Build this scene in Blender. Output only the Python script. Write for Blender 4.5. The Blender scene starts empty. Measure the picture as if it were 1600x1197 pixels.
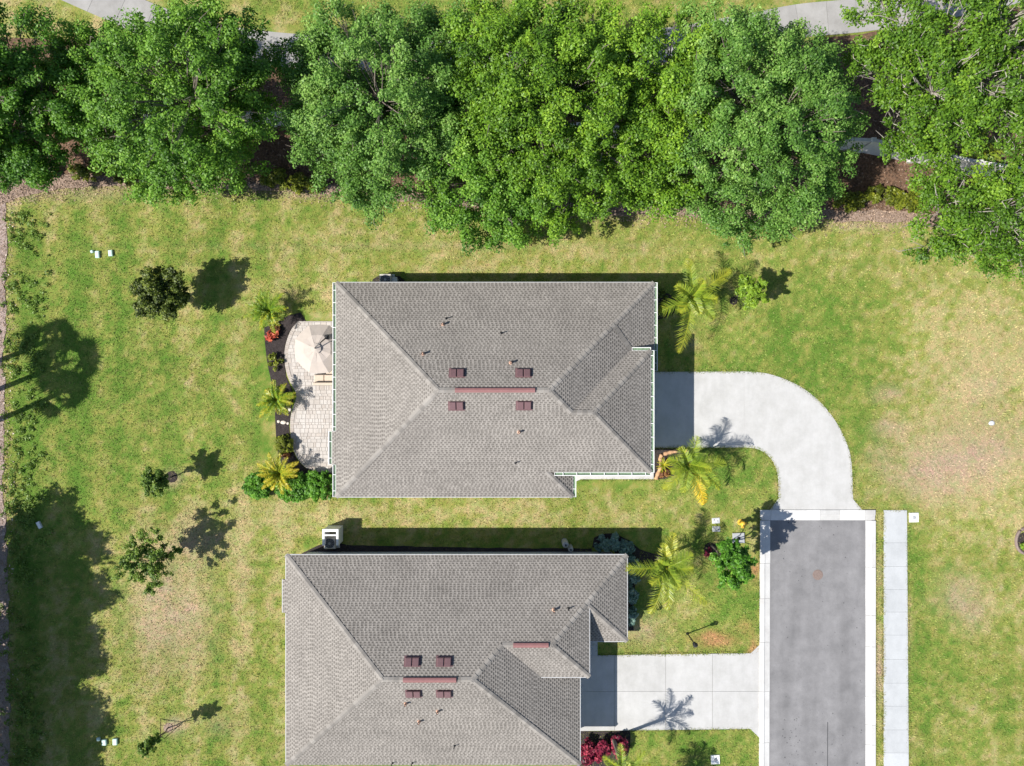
import bpy, math, random
import numpy as np
from mathutils import Vector

C = bpy.context.scene.collection
RA = math.radians
H = 45.0            # drone height above the lawn, metres
PPM = 24.5          # photo pixels per metre on the ground
rnd = random.Random(7)
rng = np.random.default_rng(11)

# ------------------------------------------------------------------ camera, sky, sun, exposure
cam_d = bpy.data.cameras.new("camera"); cam = bpy.data.objects.new("camera", cam_d); C.objects.link(cam)
cam.location = (0, 0, H); cam.rotation_euler = (0, 0, 0)
cam_d.sensor_width = 36.0; cam_d.lens = 36.0 * H / (1600.0 / PPM); cam_d.clip_end = 2000.0
bpy.context.scene.camera = cam

SUN = Vector((-0.91, -0.34, 1.0)).normalized()     # towards the sun
elev = math.asin(SUN.z); az = math.atan2(SUN.x, SUN.y)
world = bpy.data.worlds.new("World"); bpy.context.scene.world = world; world.use_nodes = True
nt = world.node_tree; nt.nodes.clear()
sky = nt.nodes.new("ShaderNodeTexSky"); sky.sky_type = 'NISHITA'; sky.sun_disc = False
sky.sun_elevation = elev; sky.sun_rotation = az
sky.air_density = 1.0; sky.dust_density = 0.6; sky.ozone_density = 1.0
bg = nt.nodes.new("ShaderNodeBackground"); bg.inputs[1].default_value = 0.080
wo = nt.nodes.new("ShaderNodeOutputWorld")
nt.links.new(sky.outputs[0], bg.inputs[0]); nt.links.new(bg.outputs[0], wo.inputs[0])
sd = bpy.data.lights.new("sun", 'SUN'); sd.energy = 4.6; sd.angle = RA(0.5); sd.color = (1.0, 0.955, 0.885)
sun = bpy.data.objects.new("sun", sd); C.objects.link(sun)
sun.rotation_euler = SUN.to_track_quat('Z', 'Y').to_euler(); sun.location = SUN * 60
vs = bpy.context.scene.view_settings
vs.view_transform = 'Standard'; vs.look = 'None'; vs.exposure = 0.69; vs.gamma = 1.0; vs.use_curve_mapping = False

# ------------------------------------------------------------------ helpers
def W(px, py, h=0.0):
    f = (H - h) / (H * PPM)
    return Vector(((px - 800) * f, (598.5 - py) * f, h))

class MB:
    def __init__(s): s.v = []; s.f = []; s.t = []; s.m = []
    def add(s, vs, fs, tone=0.5, m=0):
        o = len(s.v); s.v.extend([tuple(x) for x in vs])
        if isinstance(tone, (list, tuple)): s.t.extend(tone)
        else: s.t.extend([tone] * len(vs))
        for f in fs: s.f.append(tuple(i + o for i in f)); s.m.append(m)
    def box(s, x0, y0, z0, x1, y1, z1, tone=0.5, m=0, bottom=True):
        vs = [(x0,y0,z0),(x1,y0,z0),(x1,y1,z0),(x0,y1,z0),(x0,y0,z1),(x1,y0,z1),(x1,y1,z1),(x0,y1,z1)]
        fs = [(4,5,6,7),(0,1,5,4),(1,2,6,5),(2,3,7,6),(3,0,4,7)]
        if bottom: fs.append((3,2,1,0))
        s.add(vs, fs, tone, m)
    def bevbox(s, x0, y0, z0, x1, y1, z1, b, tone=0.5, m=0):
        vs = [(x0,y0,z0),(x1,y0,z0),(x1,y1,z0),(x0,y1,z0),(x0,y0,z1-b),(x1,y0,z1-b),(x1,y1,z1-b),(x0,y1,z1-b),
              (x0+b,y0+b,z1),(x1-b,y0+b,z1),(x1-b,y1-b,z1),(x0+b,y1-b,z1)]
        fs = [(0,1,5,4),(1,2,6,5),(2,3,7,6),(3,0,4,7),(4,5,9,8),(5,6,10,9),(6,7,11,10),(7,4,8,11),(8,9,10,11)]
        s.add(vs, fs, tone, m)
    def obox(s, p, q, w, z0, z1, tone=0.5, m=0):     # box along the ground line p-q
        p = Vector((p[0],p[1],0)); q = Vector((q[0],q[1],0)); d = (q-p).normalized(); n = Vector((-d.y,d.x,0))*w/2
        a = [p-n, q-n, q+n, p+n]
        s.add([(c.x,c.y,z0) for c in a]+[(c.x,c.y,z1) for c in a], [(4,5,6,7),(0,1,5,4),(1,2,6,5),(2,3,7,6),(3,0,4,7),(3,2,1,0)], tone, m)
    def prism(s, poly, z0, z1, tone=0.5, m=0, bottom=False):
        n = len(poly)
        a = sum(poly[i][0]*poly[(i+1)%n][1]-poly[(i+1)%n][0]*poly[i][1] for i in range(n))
        if a < 0: poly = poly[::-1]
        vs = [(p[0],p[1],z0) for p in poly]+[(p[0],p[1],z1) for p in poly]
        fs = [tuple(range(n,2*n))]+[(i,(i+1)%n,n+(i+1)%n,n+i) for i in range(n)]
        if bottom: fs.append(tuple(range(n-1,-1,-1)))
        s.add(vs, fs, tone, m)
    def tube(s, pts, radii, seg=6, tone=0.5, m=0, cap=True):
        pts = [Vector(p) for p in pts]; n = len(pts)
        if not isinstance(radii, (list, tuple)): radii = [radii]*n
        vs = []; fs = []
        for i, p in enumerate(pts):
            d = (pts[min(i+1,n-1)]-pts[max(i-1,0)])
            d = d.normalized() if d.length > 1e-9 else Vector((0,0,1))
            a = Vector((1,0,0)) if abs(d.x) < 0.8 else Vector((0,1,0))
            u = d.cross(a).normalized(); w = d.cross(u)
            for k in range(seg):
                t = 2*math.pi*k/seg; vs.append(p+(u*math.cos(t)+w*math.sin(t))*radii[i])
        for i in range(n-1):
            for k in range(seg):
                a = i*seg+k; b = i*seg+(k+1)%seg; fs.append((a, a+seg, b+seg, b))
        if cap: fs.append(tuple(range(seg))); fs.append(tuple((n-1)*seg+k for k in range(seg-1,-1,-1)))
        s.add(vs, fs, tone, m)
    def lathe(s, prof, seg=16, c=(0,0,0), tone=0.5, m=0):
        n = len(prof); vs = []; fs = []
        for r, z in prof:
            for k in range(seg):
                t = 2*math.pi*k/seg; vs.append((c[0]+r*math.cos(t), c[1]+r*math.sin(t), c[2]+z))
        for i in range(n-1):
            for k in range(seg):
                a = i*seg+k; b = i*seg+(k+1)%seg; fs.append((a,b,b+seg,a+seg))
        fs.append(tuple((n-1)*seg+k for k in range(seg)))
        s.add(vs, fs, tone, m)
    def mesh(s, name, mats, org=(0,0,0), smooth=False):
        me = bpy.data.meshes.new(name)
        me.from_pydata([(v[0]-org[0], v[1]-org[1], v[2]-org[2]) for v in s.v], [], s.f)
        at = me.attributes.new("tone", 'FLOAT', 'POINT'); at.data.foreach_set("value", np.array(s.t, dtype=np.float32))
        for m in (mats if isinstance(mats, (list,tuple)) else [mats]): me.materials.append(m)
        if max(s.m, default=0) > 0: me.polygons.foreach_set("material_index", np.array(s.m, dtype=np.int32))
        if smooth: me.polygons.foreach_set("use_smooth", np.ones(len(s.f), dtype=bool))
        me.update(); return me

def worldloc(o):
    l = Vector((0,0,0))
    while o is not None: l = l + o.location; o = o.parent
    return l
def place(name, me, parent=None, kind=None):
    o = bpy.data.objects.new(name, me); C.objects.link(o)
    if parent is not None: o.parent = parent
    if kind: o["kind"] = kind
    return o
def part(name, mb, mats, parent=None, kind=None, smooth=False):    # mb is in world coordinates
    return place(name, mb.mesh(name, mats, worldloc(parent) if parent else (0,0,0), smooth), parent, kind)
def tag(o, label, cat, group=None):
    o["label"] = label; o["category"] = cat
    if group: o["group"] = group
    return o
def thing(name, label, cat, loc, group=None):
    o = bpy.data.objects.new(name, None); C.objects.link(o); o.location = loc; o.empty_display_size = 0.3
    return tag(o, label, cat, group)
def structure(name, mb, mats): return part(name, mb, mats, None, "structure")

# value noise for colour maps
_grids = {}
def vnoise(x, y, seed):
    if seed not in _grids: _grids[seed] = np.random.default_rng(seed).random((256,256))
    g = _grids[seed]
    xi = np.floor(x).astype(int); yi = np.floor(y).astype(int); fx = x-xi; fy = y-yi
    fx = fx*fx*(3-2*fx); fy = fy*fy*(3-2*fy); a = xi%256; b = yi%256; a1 = (xi+1)%256; b1 = (yi+1)%256
    return (g[a,b]*(1-fx)+g[a1,b]*fx)*(1-fy)+(g[a,b1]*(1-fx)+g[a1,b1]*fx)*fy
def fbm(x, y, seed, octv=4):
    s = 0; a = 0.5; t = 0
    for i in range(octv): s = s+a*vnoise(x*2**i+17*i, y*2**i+9*i, seed+i); t += a; a *= 0.55
    return s/t

# ------------------------------------------------------------------ materials
class N:
    def __init__(s, name):
        s.m = bpy.data.materials.new(name); s.m.use_nodes = True; s.t = s.m.node_tree; s.t.nodes.clear()
        s.out = s.new("ShaderNodeOutputMaterial")
    def new(s, ty, **kw):
        n = s.t.nodes.new(ty)
        for k, v in kw.items(): setattr(n, k, v)
        return n
    def l(s, a, b): s.t.links.new(a, b)
    def pos(s): return s.new("ShaderNodeNewGeometry").outputs["Position"]
    def noise(s, scale, detail=4, rough=0.6, vec=None, stretch=None):
        n = s.new("ShaderNodeTexNoise"); n.inputs["Scale"].default_value = scale
        n.inputs["Detail"].default_value = detail; n.inputs["Roughness"].default_value = rough
        v = vec or s.pos()
        if stretch:
            mp = s.new("ShaderNodeMapping"); mp.inputs["Scale"].default_value = stretch; s.l(v, mp.inputs[0]); v = mp.outputs[0]
        s.l(v, n.inputs["Vector"]); return n.outputs[0]
    def ramp(s, fac, stops):
        r = s.new("ShaderNodeValToRGB"); e = r.color_ramp.elements
        while len(e) < len(stops): e.new(0.5)
        for i, (p, c) in enumerate(stops): e[i].position = p; e[i].color = (c[0],c[1],c[2],1) if hasattr(c,'__len__') else (c,c,c,1)
        s.l(fac, r.inputs[0]); return r.outputs[0]
    def mix(s, a, b, fac, mode='MIX'):
        m = s.new("ShaderNodeMix"); m.data_type = 'RGBA'; m.blend_type = mode
        def put(i, x):
            if hasattr(x, 'is_linked'): s.l(x, m.inputs[i])
            elif hasattr(x, '__len__'): m.inputs[i].default_value = (x[0],x[1],x[2],1)
            else: m.inputs[i].default_value = x if i == 0 else (x,x,x,1)
        put(0, fac); put(6, a); put(7, b); return m.outputs[2]
    def attr(s, name, col=False):
        a = s.new("ShaderNodeAttribute"); a.attribute_name = name; return a.outputs["Color" if col else "Fac"]
    def bump(s, h, strength, dist=0.02):
        b = s.new("ShaderNodeBump"); b.inputs["Strength"].default_value = strength; b.inputs["Distance"].default_value = dist
        s.l(h, b.inputs["Height"]); return b.outputs[0]
    def princ(s, col, rough=0.8, spec=0.3, nrm=None, metal=0.0):
        p = s.new("ShaderNodeBsdfPrincipled")
        if hasattr(col, 'is_linked'): s.l(col, p.inputs["Base Color"])
        else: p.inputs["Base Color"].default_value = (*col, 1)
        p.inputs["Roughness"].default_value = rough; p.inputs["Specular IOR Level"].default_value = spec; p.inputs["Metallic"].default_value = metal
        if nrm is not None: s.l(nrm, p.inputs["Normal"])
        return p.outputs[0]
    def done(s, sh): s.l(sh, s.out.inputs[0]); return s.m

def plain(name, col, rough=0.6, spec=0.4, var=0.12, scale=6.0, metal=0.0):
    n = N(name); f = n.noise(scale, 5)
    c = n.ramp(f, [(0.3, [x*(1-var) for x in col]), (0.7, [min(1, x*(1+var)) for x in col])])
    return n.done(n.princ(c, rough, spec, None, metal))

def m_concrete(name, base, stain, warm=None, amt=0.35):
    n = N(name)
    f = n.noise(0.9, 6, 0.65); g = n.noise(14, 4, 0.7); st = n.noise(1.0, 5, 0.6, None, (2.2, 0.5, 1)); tn = n.attr("tone")
    c = n.ramp(f, [(0.32, stain), (0.62, base)])
    c = n.mix(c, n.ramp(st, [(0.35, 0.86), (0.6, 1.02)]), amt, 'MULTIPLY')
    c = n.mix(c, n.ramp(g, [(0.3, 0.90), (0.7, 1.05)]), 0.5, 'MULTIPLY')
    c = n.mix(c, n.ramp(tn, [(0.0, 0.72), (0.5, 0.96), (1.0, 1.08)]), 1.0, 'MULTIPLY')
    return n.done(n.princ(c, 0.85, 0.25, n.bump(g, 0.15, 0.01)))

def m_leaf(name, dark, mid, light, trans=0.3, rough=0.5, spec=0.35):
    n = N(name); t = n.attr("tone")
    c = n.ramp(t, [(0.0, dark), (0.5, mid), (1.0, light)])
    p = n.princ(c, rough, spec)
    tr = n.new("ShaderNodeBsdfTranslucent"); n.l(n.mix(c, (1.0, 1.0, 0.35), 0.35, 'MULTIPLY'), tr.inputs[0])
    mx = n.new("ShaderNodeMixShader"); mx.inputs[0].default_value = trans
    n.l(p, mx.inputs[1]); n.l(tr.outputs[0], mx.inputs[2])
    return n.done(mx.outputs[0])

def m_tone(name, dark, light, rough=0.85, spec=0.2, fine=40, famt=0.35):
    n = N(name); t = n.attr("tone"); c = n.ramp(t, [(0.0, dark), (1.0, light)])
    c = n.mix(c, n.ramp(n.noise(fine, 3, 0.7), [(0.3, 0.75), (0.7, 1.18)]), famt, 'MULTIPLY')
    c = n.mix(c, n.ramp(n.noise(0.45, 4, 0.6), [(0.3, 0.86), (0.7, 1.08)]), 0.9, 'MULTIPLY'); c = n.mix(c, n.ramp(n.noise(2.2, 5, 0.7), [(0.3, 0.90), (0.65, 1.05)]), 0.8, 'MULTIPLY')
    return n.done(n.princ(c, rough, spec))

M = {}
M['shingle'] = m_tone("shingle", (0.125, 0.114, 0.102), (0.312, 0.288, 0.261), 0.9, 0.15, 30, 0.5)
M['cap'] = m_tone("cap_shingle", (0.15, 0.138, 0.125), (0.298, 0.277, 0.252), 0.9, 0.15, 30, 0.5)
M['stucco'] = plain("stucco", (0.50, 0.52, 0.52), 0.9, 0.2, 0.05, 20)
M['white'] = plain("white_paint", (0.80, 0.80, 0.78), 0.45, 0.4, 0.04, 9)
M['trough'] = plain("gutter_trough", (0.15, 0.22, 0.14), 0.7, 0.3, 0.3, 12)
M['hood'] = plain("vent_metal", (0.155, 0.088, 0.092), 0.4, 0.5, 0.1, 8)
M['ridgevent'] = plain("ridge_vent_metal", (0.26, 0.125, 0.12), 0.45, 0.5, 0.08, 5)
M['terra'] = plain("pipe_boot", (0.62, 0.38, 0.27), 0.6, 0.3, 0.1, 9)
M['black'] = plain("black_metal", (0.015, 0.015, 0.016), 0.45, 0.5, 0.1, 9)
M['glass'] = plain("window_glass", (0.03, 0.045, 0.055), 0.08, 0.6, 0.05, 2)
M['concrete'] = m_concrete("driveway_concrete", (0.50, 0.495, 0.485), (0.43, 0.425, 0.41))
M['kerb'] = m_concrete("kerb_concrete", (0.58, 0.575, 0.56), (0.48, 0.47, 0.455))
M['walk'] = m_concrete("sidewalk_concrete", (0.485, 0.50, 0.51), (0.425, 0.44, 0.45))
M['path'] = m_concrete("path_concrete", (0.37, 0.36, 0.345), (0.30, 0.29, 0.275))
M['wallwhite'] = plain("wall_paint", (0.62, 0.60, 0.57), 0.85, 0.2, 0.08, 4)
M['grey'] = plain("grey_plastic", (0.36, 0.37, 0.38), 0.6, 0.4, 0.1, 6)
M['lightgrey'] = plain("light_plastic", (0.55, 0.56, 0.57), 0.55, 0.4, 0.1, 6)
M['mint'] = plain("mint_plastic", (0.50, 0.66, 0.60), 0.5, 0.4, 0.06, 6)
M['darkblue'] = plain("fan_grille", (0.03, 0.04, 0.06), 0.5, 0.4, 0.2, 14)
M['beige'] = plain("beige_metal", (0.55, 0.52, 0.46), 0.5, 0.4, 0.08, 6)
M['canvas'] = plain("canvas", (0.47, 0.41, 0.36), 0.9, 0.1, 0.05, 3)
M['cushion'] = plain("cushion", (0.55, 0.46, 0.37), 0.9, 0.1, 0.06, 5)
M['wicker'] = plain("wicker", (0.16, 0.12, 0.09), 0.8, 0.2, 0.25, 40)
M['yellow'] = plain("yellow_paint", (0.75, 0.46, 0.05), 0.45, 0.5, 0.15, 12)
M['rust'] = plain("cast_iron", (0.21, 0.16, 0.14), 0.7, 0.3, 0.25, 20)
M['stone'] = plain("pale_stone", (0.62, 0.55, 0.47), 0.9, 0.2, 0.15, 10)
M['orange_stone'] = plain("edging_stone", (0.50, 0.30, 0.17), 0.9, 0.2, 0.25, 8)
M['bark'] = plain("oak_bark", (0.17, 0.145, 0.12), 0.95, 0.1, 0.3, 9)
M['palebark'] = plain("pale_bark", (0.34, 0.31, 0.27), 0.95, 0.1, 0.25, 7)
M['stake'] = plain("stake_wood", (0.10, 0.07, 0.05), 0.9, 0.1, 0.2, 10)
M['paver'] = m_tone("paver", (0.42, 0.365, 0.32), (0.52, 0.485, 0.45), 0.85, 0.2, 25, 0.3)
M['sand'] = plain("joint_sand", (0.40, 0.365, 0.335), 0.95, 0.1, 0.15, 30)

n = N("asphalt"); a = n.noise(1.1, 7, 0.62); b = n.noise(70, 3, 0.8); d = n.noise(0.35, 3, 0.5, None, (2.5, 0.35, 1)); e = n.noise(4.5, 4, 0.6)
c = n.ramp(a, [(0.3, (0.178, 0.175, 0.178)), (0.68, (0.245, 0.240, 0.243))])
c = n.mix(c, n.ramp(d, [(0.35, 0.90), (0.62, 1.08)]), 1.0, 'MULTIPLY')
c = n.mix(c, n.ramp(e, [(0.28, 0.82), (0.4, 1.0)]), 0.7, 'MULTIPLY')
c = n.mix(c, n.ramp(b, [(0.35, 0.72), (0.65, 1.22)]), 0.6, 'MULTIPLY')
M['asphalt'] = n.done(n.princ(c, 0.9, 0.2, n.bump(b, 0.3, 0.01)))

def m_ground(name, dark, light, scale=9):
    n = N(name); a = n.noise(scale, 6, 0.75); b = n.noise(1.0, 4, 0.6)
    c = n.ramp(a, [(0.33, dark), (0.68, light)]); c = n.mix(c, n.ramp(b, [(0.3, 0.75), (0.7, 1.2)]), 0.8, 'MULTIPLY')
    return n.done(n.princ(c, 0.95, 0.1, n.bump(a, 0.8, 0.05)))
M['mulch_dark'] = m_ground("dark_mulch", (0.022, 0.018, 0.018), (0.075, 0.062, 0.06), 14)
M['mulch_red'] = m_ground("red_mulch", (0.055, 0.036, 0.026), (0.24, 0.145, 0.095), 7)
M['litter'] = m_ground("litter_soil", (0.20, 0.145, 0.11), (0.40, 0.30, 0.245), 10)
M['gravel'] = m_ground("border_gravel", (0.20, 0.15, 0.13), (0.46, 0.37, 0.33), 11)

n = N("lawn"); t = n.attr("tint", True); a = n.noise(5.5, 5, 0.72); b = n.noise(24, 4, 0.8); d = n.noise(1.5, 4, 0.65); st = n.noise(11, 3, 0.7, None, (1.0, 0.35, 1))
c = n.mix(t, n.mix(t, (0.62, 1.02, 0.72), 1.0, 'MULTIPLY'), n.ramp(d, [(0.38, 0.5), (0.60, 0.0)]))
c = n.mix(c, n.mix(c, (1.32, 1.06, 1.28), 1.0, 'MULTIPLY'), n.ramp(a, [(0.47, 0.0), (0.60, 0.9)]))
c = n.mix(c, n.ramp(b, [(0.3, 0.55), (0.7, 1.35)]), 0.9, 'MULTIPLY')
c = n.mix(c, n.ramp(st, [(0.3, 0.86), (0.7, 1.12)]), 0.8, 'MULTIPLY')
M['lawn'] = n.done(n.princ(c, 0.95, 0.08, n.bump(b, 0.9, 0.06)))
n = N("grass_blade"); c = n.attr("tint", True); M['blade'] = n.done(n.princ(c, 0.75, 0.15))
M['chips'] = m_tone("leaf_litter", (0.05, 0.03, 0.022), (0.52, 0.38, 0.28), 0.9, 0.1, 20, 0.2)

M['oak1'] = m_leaf("oak_leaf_green", (0.045, 0.125, 0.012), (0.135, 0.295, 0.026), (0.30, 0.49, 0.065), 0.30)
M['oak2'] = m_leaf("oak_leaf_blue", (0.050, 0.130, 0.020), (0.135, 0.285, 0.042), (0.31, 0.48, 0.110), 0.30)
M['oak3'] = m_leaf("oak_leaf_yellow", (0.050, 0.125, 0.010), (0.155, 0.305, 0.020), (0.33, 0.51, 0.042), 0.30)
M['oakdk'] = m_leaf("oak_leaf_dark", (0.030, 0.10, 0.010), (0.095, 0.235, 0.018), (0.21, 0.40, 0.038), 0.30)
M['oak4'] = m_leaf("oak_leaf_olive", (0.035, 0.09, 0.008), (0.11, 0.23, 0.016), (0.26, 0.42, 0.034), 0.28)
M['holly'] = m_leaf("dark_leaf", (0.026, 0.042, 0.006), (0.085, 0.125, 0.014), (0.26, 0.31, 0.04), 0.2)
M['young'] = m_leaf("young_leaf", (0.055, 0.11, 0.015), (0.14, 0.24, 0.03), (0.29, 0.38, 0.06))
M['lime'] = m_leaf("lime_leaf", (0.10, 0.19, 0.015), (0.24, 0.39, 0.03), (0.42, 0.56, 0.07))
M['hedge'] = m_leaf("hedge_leaf", (0.04, 0.12, 0.010), (0.11, 0.29, 0.022), (0.27, 0.50, 0.055), 0.3)
M['olive'] = m_leaf("olive_leaf", (0.06, 0.08, 0.008), (0.17, 0.21, 0.017), (0.36, 0.38, 0.035))
M['silver'] = m_leaf("silver_leaf", (0.06, 0.11, 0.09), (0.16, 0.27, 0.22), (0.42, 0.52, 0.46), 0.15)
M['redleaf'] = m_leaf("red_leaf", (0.05, 0.008, 0.02), (0.26, 0.02, 0.055), (0.60, 0.09, 0.13), 0.2)
M['croton'] = m_leaf("croton_leaf", (0.20, 0.03, 0.02), (0.50, 0.09, 0.05), (0.75, 0.24, 0.10), 0.2)
M['rustleaf'] = m_leaf("rust_leaf", (0.06, 0.02, 0.01), (0.20, 0.08, 0.03), (0.40, 0.22, 0.08), 0.2)
M['palm'] = m_leaf("palm_leaf", (0.09, 0.18, 0.016), (0.27, 0.38, 0.035), (0.58, 0.55, 0.05), 0.38, 0.40, 0.5)
M['areca'] = m_leaf("areca_leaf", (0.06, 0.16, 0.015), (0.22, 0.35, 0.025), (0.64, 0.53, 0.04), 0.36, 0.42, 0.5)
M['deadpalm'] = m_leaf("yellow_frond", (0.35, 0.22, 0.01), (0.62, 0.38, 0.015), (0.80, 0.55, 0.03), 0.3)
M['weed'] = m_leaf("weed_leaf", (0.09, 0.15, 0.025), (0.16, 0.27, 0.04), (0.27, 0.37, 0.06), 0.25)

# ------------------------------------------------------------------ the ground and the lawn
mb = MB(); mb.add([(-900,-900,-0.12),(900,-900,-0.12),(900,900,-0.12),(-900,900,-0.12)], [(0,1,2,3)])
far = N("far_grass"); f = far.noise(0.15, 6, 0.7); far = far.done(far.princ(far.ramp(f, [(0.3,(0.16,0.19,0.05)),(0.7,(0.27,0.26,0.11))]), 0.95, 0.1))
structure("ground", mb, far)

GREEN = np.array([0.128, 0.214, 0.034]); YEL = np.array([0.265, 0.285, 0.066]); TAN = np.array([0.430, 0.365, 0.165]); BARE = np.array([0.44, 0.325, 0.225]); SOIL = np.array([0.42, 0.235, 0.105])
DRY = [ (312,600,15,95,-.26),(382,690,13,60,-.22),(225,640,16,80,-.14),(140,600,14,110,-.12),(265,700,30,40,-.1),(190,820,30,30,-.1),(1100,640,40,40,0),(1560,560,120,60,.12),(1500,660,90,120,.14),(400,350,120,14,-.10),(600,335,90,12,-.14),(150,350,90,14,-.1),(960,385,160,10,.15),
 # px, py, rx, ry, amount (+ drier, - greener)
 (100,480,110,220,-.22),(60,700,60,200,-.30),(440,640,75,210,-.20),(230,600,90,120,-.12),(300,760,90,60,-.12),(330,560,80,90,.08),
 (520,350,300,40,.14),(900,395,420,22,.16),(700,420,200,14,.20),(1250,360,160,30,.02),(800,800,360,26,.34),(470,810,80,40,.25),
 (300,830,120,50,.22),(400,900,60,160,.22),(250,960,75,120,.30),(230,900,100,60,.15),(330,1110,120,90,.14),(420,1080,40,110,-.05),(160,900,40,200,-.05),
 (1270,470,130,70,-.17),(1330,560,120,80,-.22),(1360,700,45,60,-.28),(1480,520,110,110,.34),(1560,640,90,220,.34),(1470,720,90,80,.30),(1420,400,120,40,.10),
 (1540,800,80,90,.14),(1400,650,35,40,.1),(1130,750,75,50,-.36),(960,790,70,26,-.05),(1150,950,60,70,-.22),(1060,950,60,40,.12),(1020,1000,30,30,.2),
 (1090,1170,90,40,-.28),(1480,1060,90,140,-.12),(1430,870,30,120,-.12),(1374,1000,8,230,.30),(1580,1100,40,100,-.05),(1560,960,60,60,.12),
 (150,40,260,50,.25),(800,5,260,20,-.05),(1180,620,120,60,-.05),(1100,570,90,40,-.08),(390,460,60,40,.12),(500,460,40,40,.30),(110,330,120,30,.05),
]
BARES = [(265,960,58,75,.62),(300,850,60,30,.42),(345,1130,30,18,.25),(1500,720,75,48,.62),(1530,600,50,40,.32),(1440,745,42,40,.45),(1395,668,26,14,.6),(1385,615,24,14,.45),
 (1500,930,34,34,.5),(1520,960,24,30,.4),(1374,1040,7,50,.7),(1374,900,7,30,.4),(1410,980,12,40,.35),(1075,540,16,9,.55),(1070,515,14,9,.4),(1045,700,26,18,.25),(1000,985,40,26,.35),
 (1380,715,26,30,.3),(100,300,160,14,.4),(700,385,330,6,.2),(1350,350,70,10,.5),(275,1135,16,14,.7),(270,747,14,12,.75),(1560,700,60,40,.3),(950,330,90,9,.5),(480,302,60,8,.6),(1300,880,5,5,0)]
SOILS = [(1118,1000,34,10,.9),(1108,992,12,7,.6),(1180,890,8,16,.9),(1160,978,12,12,.35),(1178,1018,10,10,.6),(1178,1000,5,20,.4)]
def blob(px, py, L):
    s = np.zeros_like(px)
    for (x, y, rx, ry, a) in L: s = s+a*np.exp(-(((px-x)/rx)**2+((py-y)/ry)**2))
    return s
def tint(X, Y):
    px = X*PPM+800; py = 598.5-Y*PPM
    d = 0.44+(fbm(X*0.16,Y*0.16,40)-0.5)*0.4+(fbm(X*0.7,Y*0.7,50)-0.5)*0.48+(fbm(X*2.6,Y*2.6,55)-0.5)*1.35+blob(px,py,DRY)
    lf = 1/(1+np.exp((px-520)/25)); d = d+0.22*lf*np.sin((px+14*fbm(X*0.3,Y*0.3,66))/58*2*np.pi*0.8)*(0.4+fbm(X*0.1,Y*0.15,71))
    rt = 1/(1+np.exp(-(px-1400)/25)); d = d+0.06*rt*np.sin(px/44*2*np.pi)
    tp = np.exp(-((py-395)/60)**2); d = d+0.05*tp*np.sin(py/30*2*np.pi)
    d = np.clip(d, 0, 1)[...,None]
    c = np.where(d < 0.5, GREEN*(1-d*2)+YEL*d*2, YEL*(2-2*d)+TAN*(2*d-1))
    nb = fbm(X*1.6,Y*1.6,80)
    b = np.clip(blob(px,py,BARES)*(0.35+1.6*nb)+np.clip((nb-0.66)*2.0,0,0.5)*(d[...,0]), 0, 0.95)[...,None]; c = c*(1-b)+BARE*b
    s = np.clip(blob(px,py,SOILS)*(0.2+1.7*nb), 0, 1)[...,None]; c = c*(1-s)+SOIL*s
    return c*(0.90+0.22*fbm(X*0.35,Y*0.35,91))[...,None]

def lawn_mesh():
    xs = np.arange(-46, 46.01, 0.2); ys = np.arange(-34, 34.01, 0.2); X, Y = np.meshgrid(xs, ys)
    Z = (fbm(X*0.5,Y*0.5,23)-0.5)*0.03
    v = np.stack([X,Y,Z],-1).reshape(-1,3).astype(np.float32); nx = len(xs); ny = len(ys)
    i = np.arange(nx*ny).reshape(ny,nx); q = np.stack([i[:-1,:-1],i[:-1,1:],i[1:,1:],i[1:,:-1]],-1).reshape(-1,4)
    me = npmesh("lawn", v, q, M['lawn'])
    t = np.ones((nx*ny,4), dtype=np.float32); t[:,:3] = tint(X,Y).reshape(-1,3)
    me.attributes.new("tint",'FLOAT_COLOR','POINT').data.foreach_set("color", t.ravel())
    return me
def npmesh(name, v, q, mat, tone=None):
    me = bpy.data.meshes.new(name); k = q.shape[1]
    me.vertices.add(len(v)); me.vertices.foreach_set("co", np.ascontiguousarray(v, dtype=np.float32).ravel())
    me.loops.add(q.size); me.loops.foreach_set("vertex_index", np.ascontiguousarray(q, dtype=np.int32).ravel())
    me.polygons.add(len(q)); me.polygons.foreach_set("loop_start", np.arange(0,q.size,k,dtype=np.int32)); me.polygons.foreach_set("loop_total", np.full(len(q),k,dtype=np.int32))
    if tone is not None: me.attributes.new("tone",'FLOAT','POINT').data.foreach_set("value", np.ascontiguousarray(tone,dtype=np.float32))
    me.materials.append(mat); me.update(calc_edges=True); me.validate(); return me
place("lawn", lawn_mesh(), None, "structure")

def PX(pts): return [tuple(W(x,y)[:2]) for x, y in pts]
def wav(pts, amp, step=0.35, seed=3, closed=True):      # rough up an outline
    out = []; m = len(pts)
    for i in range(m if closed else m-1):
        a = Vector(pts[i]); b = Vector(pts[(i+1)%m]); k = max(1, int((b-a).length/step)); nn = Vector((-(b-a).y,(b-a).x)).normalized()
        for j in range(k):
            p = a+(b-a)*j/k; w = (float(fbm(np.array(p.x*1.3),np.array(p.y*1.3),seed))-0.5)*2*amp; out.append(tuple(p+nn*w))
    return out
def sheet(name, poly, z, mat, z0=-0.06):
    m = MB(); m.prism(poly, z0, z); return structure(name, m, mat)

def catmull(pts, k=8):
    P = [Vector(p) for p in pts]; out = []
    for i in range(len(P)-1):
        p0 = P[max(i-1,0)]; p1 = P[i]; p2 = P[i+1]; p3 = P[min(i+2,len(P)-1)]
        for j in range(k):
            t = j/k; out.append(0.5*((2*p1)+(p2-p0)*t+(2*p0-5*p1+4*p2-p3)*t*t+(3*p1-p0-3*p2+p3)*t**3))
    out.append(P[-1]); return out

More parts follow.
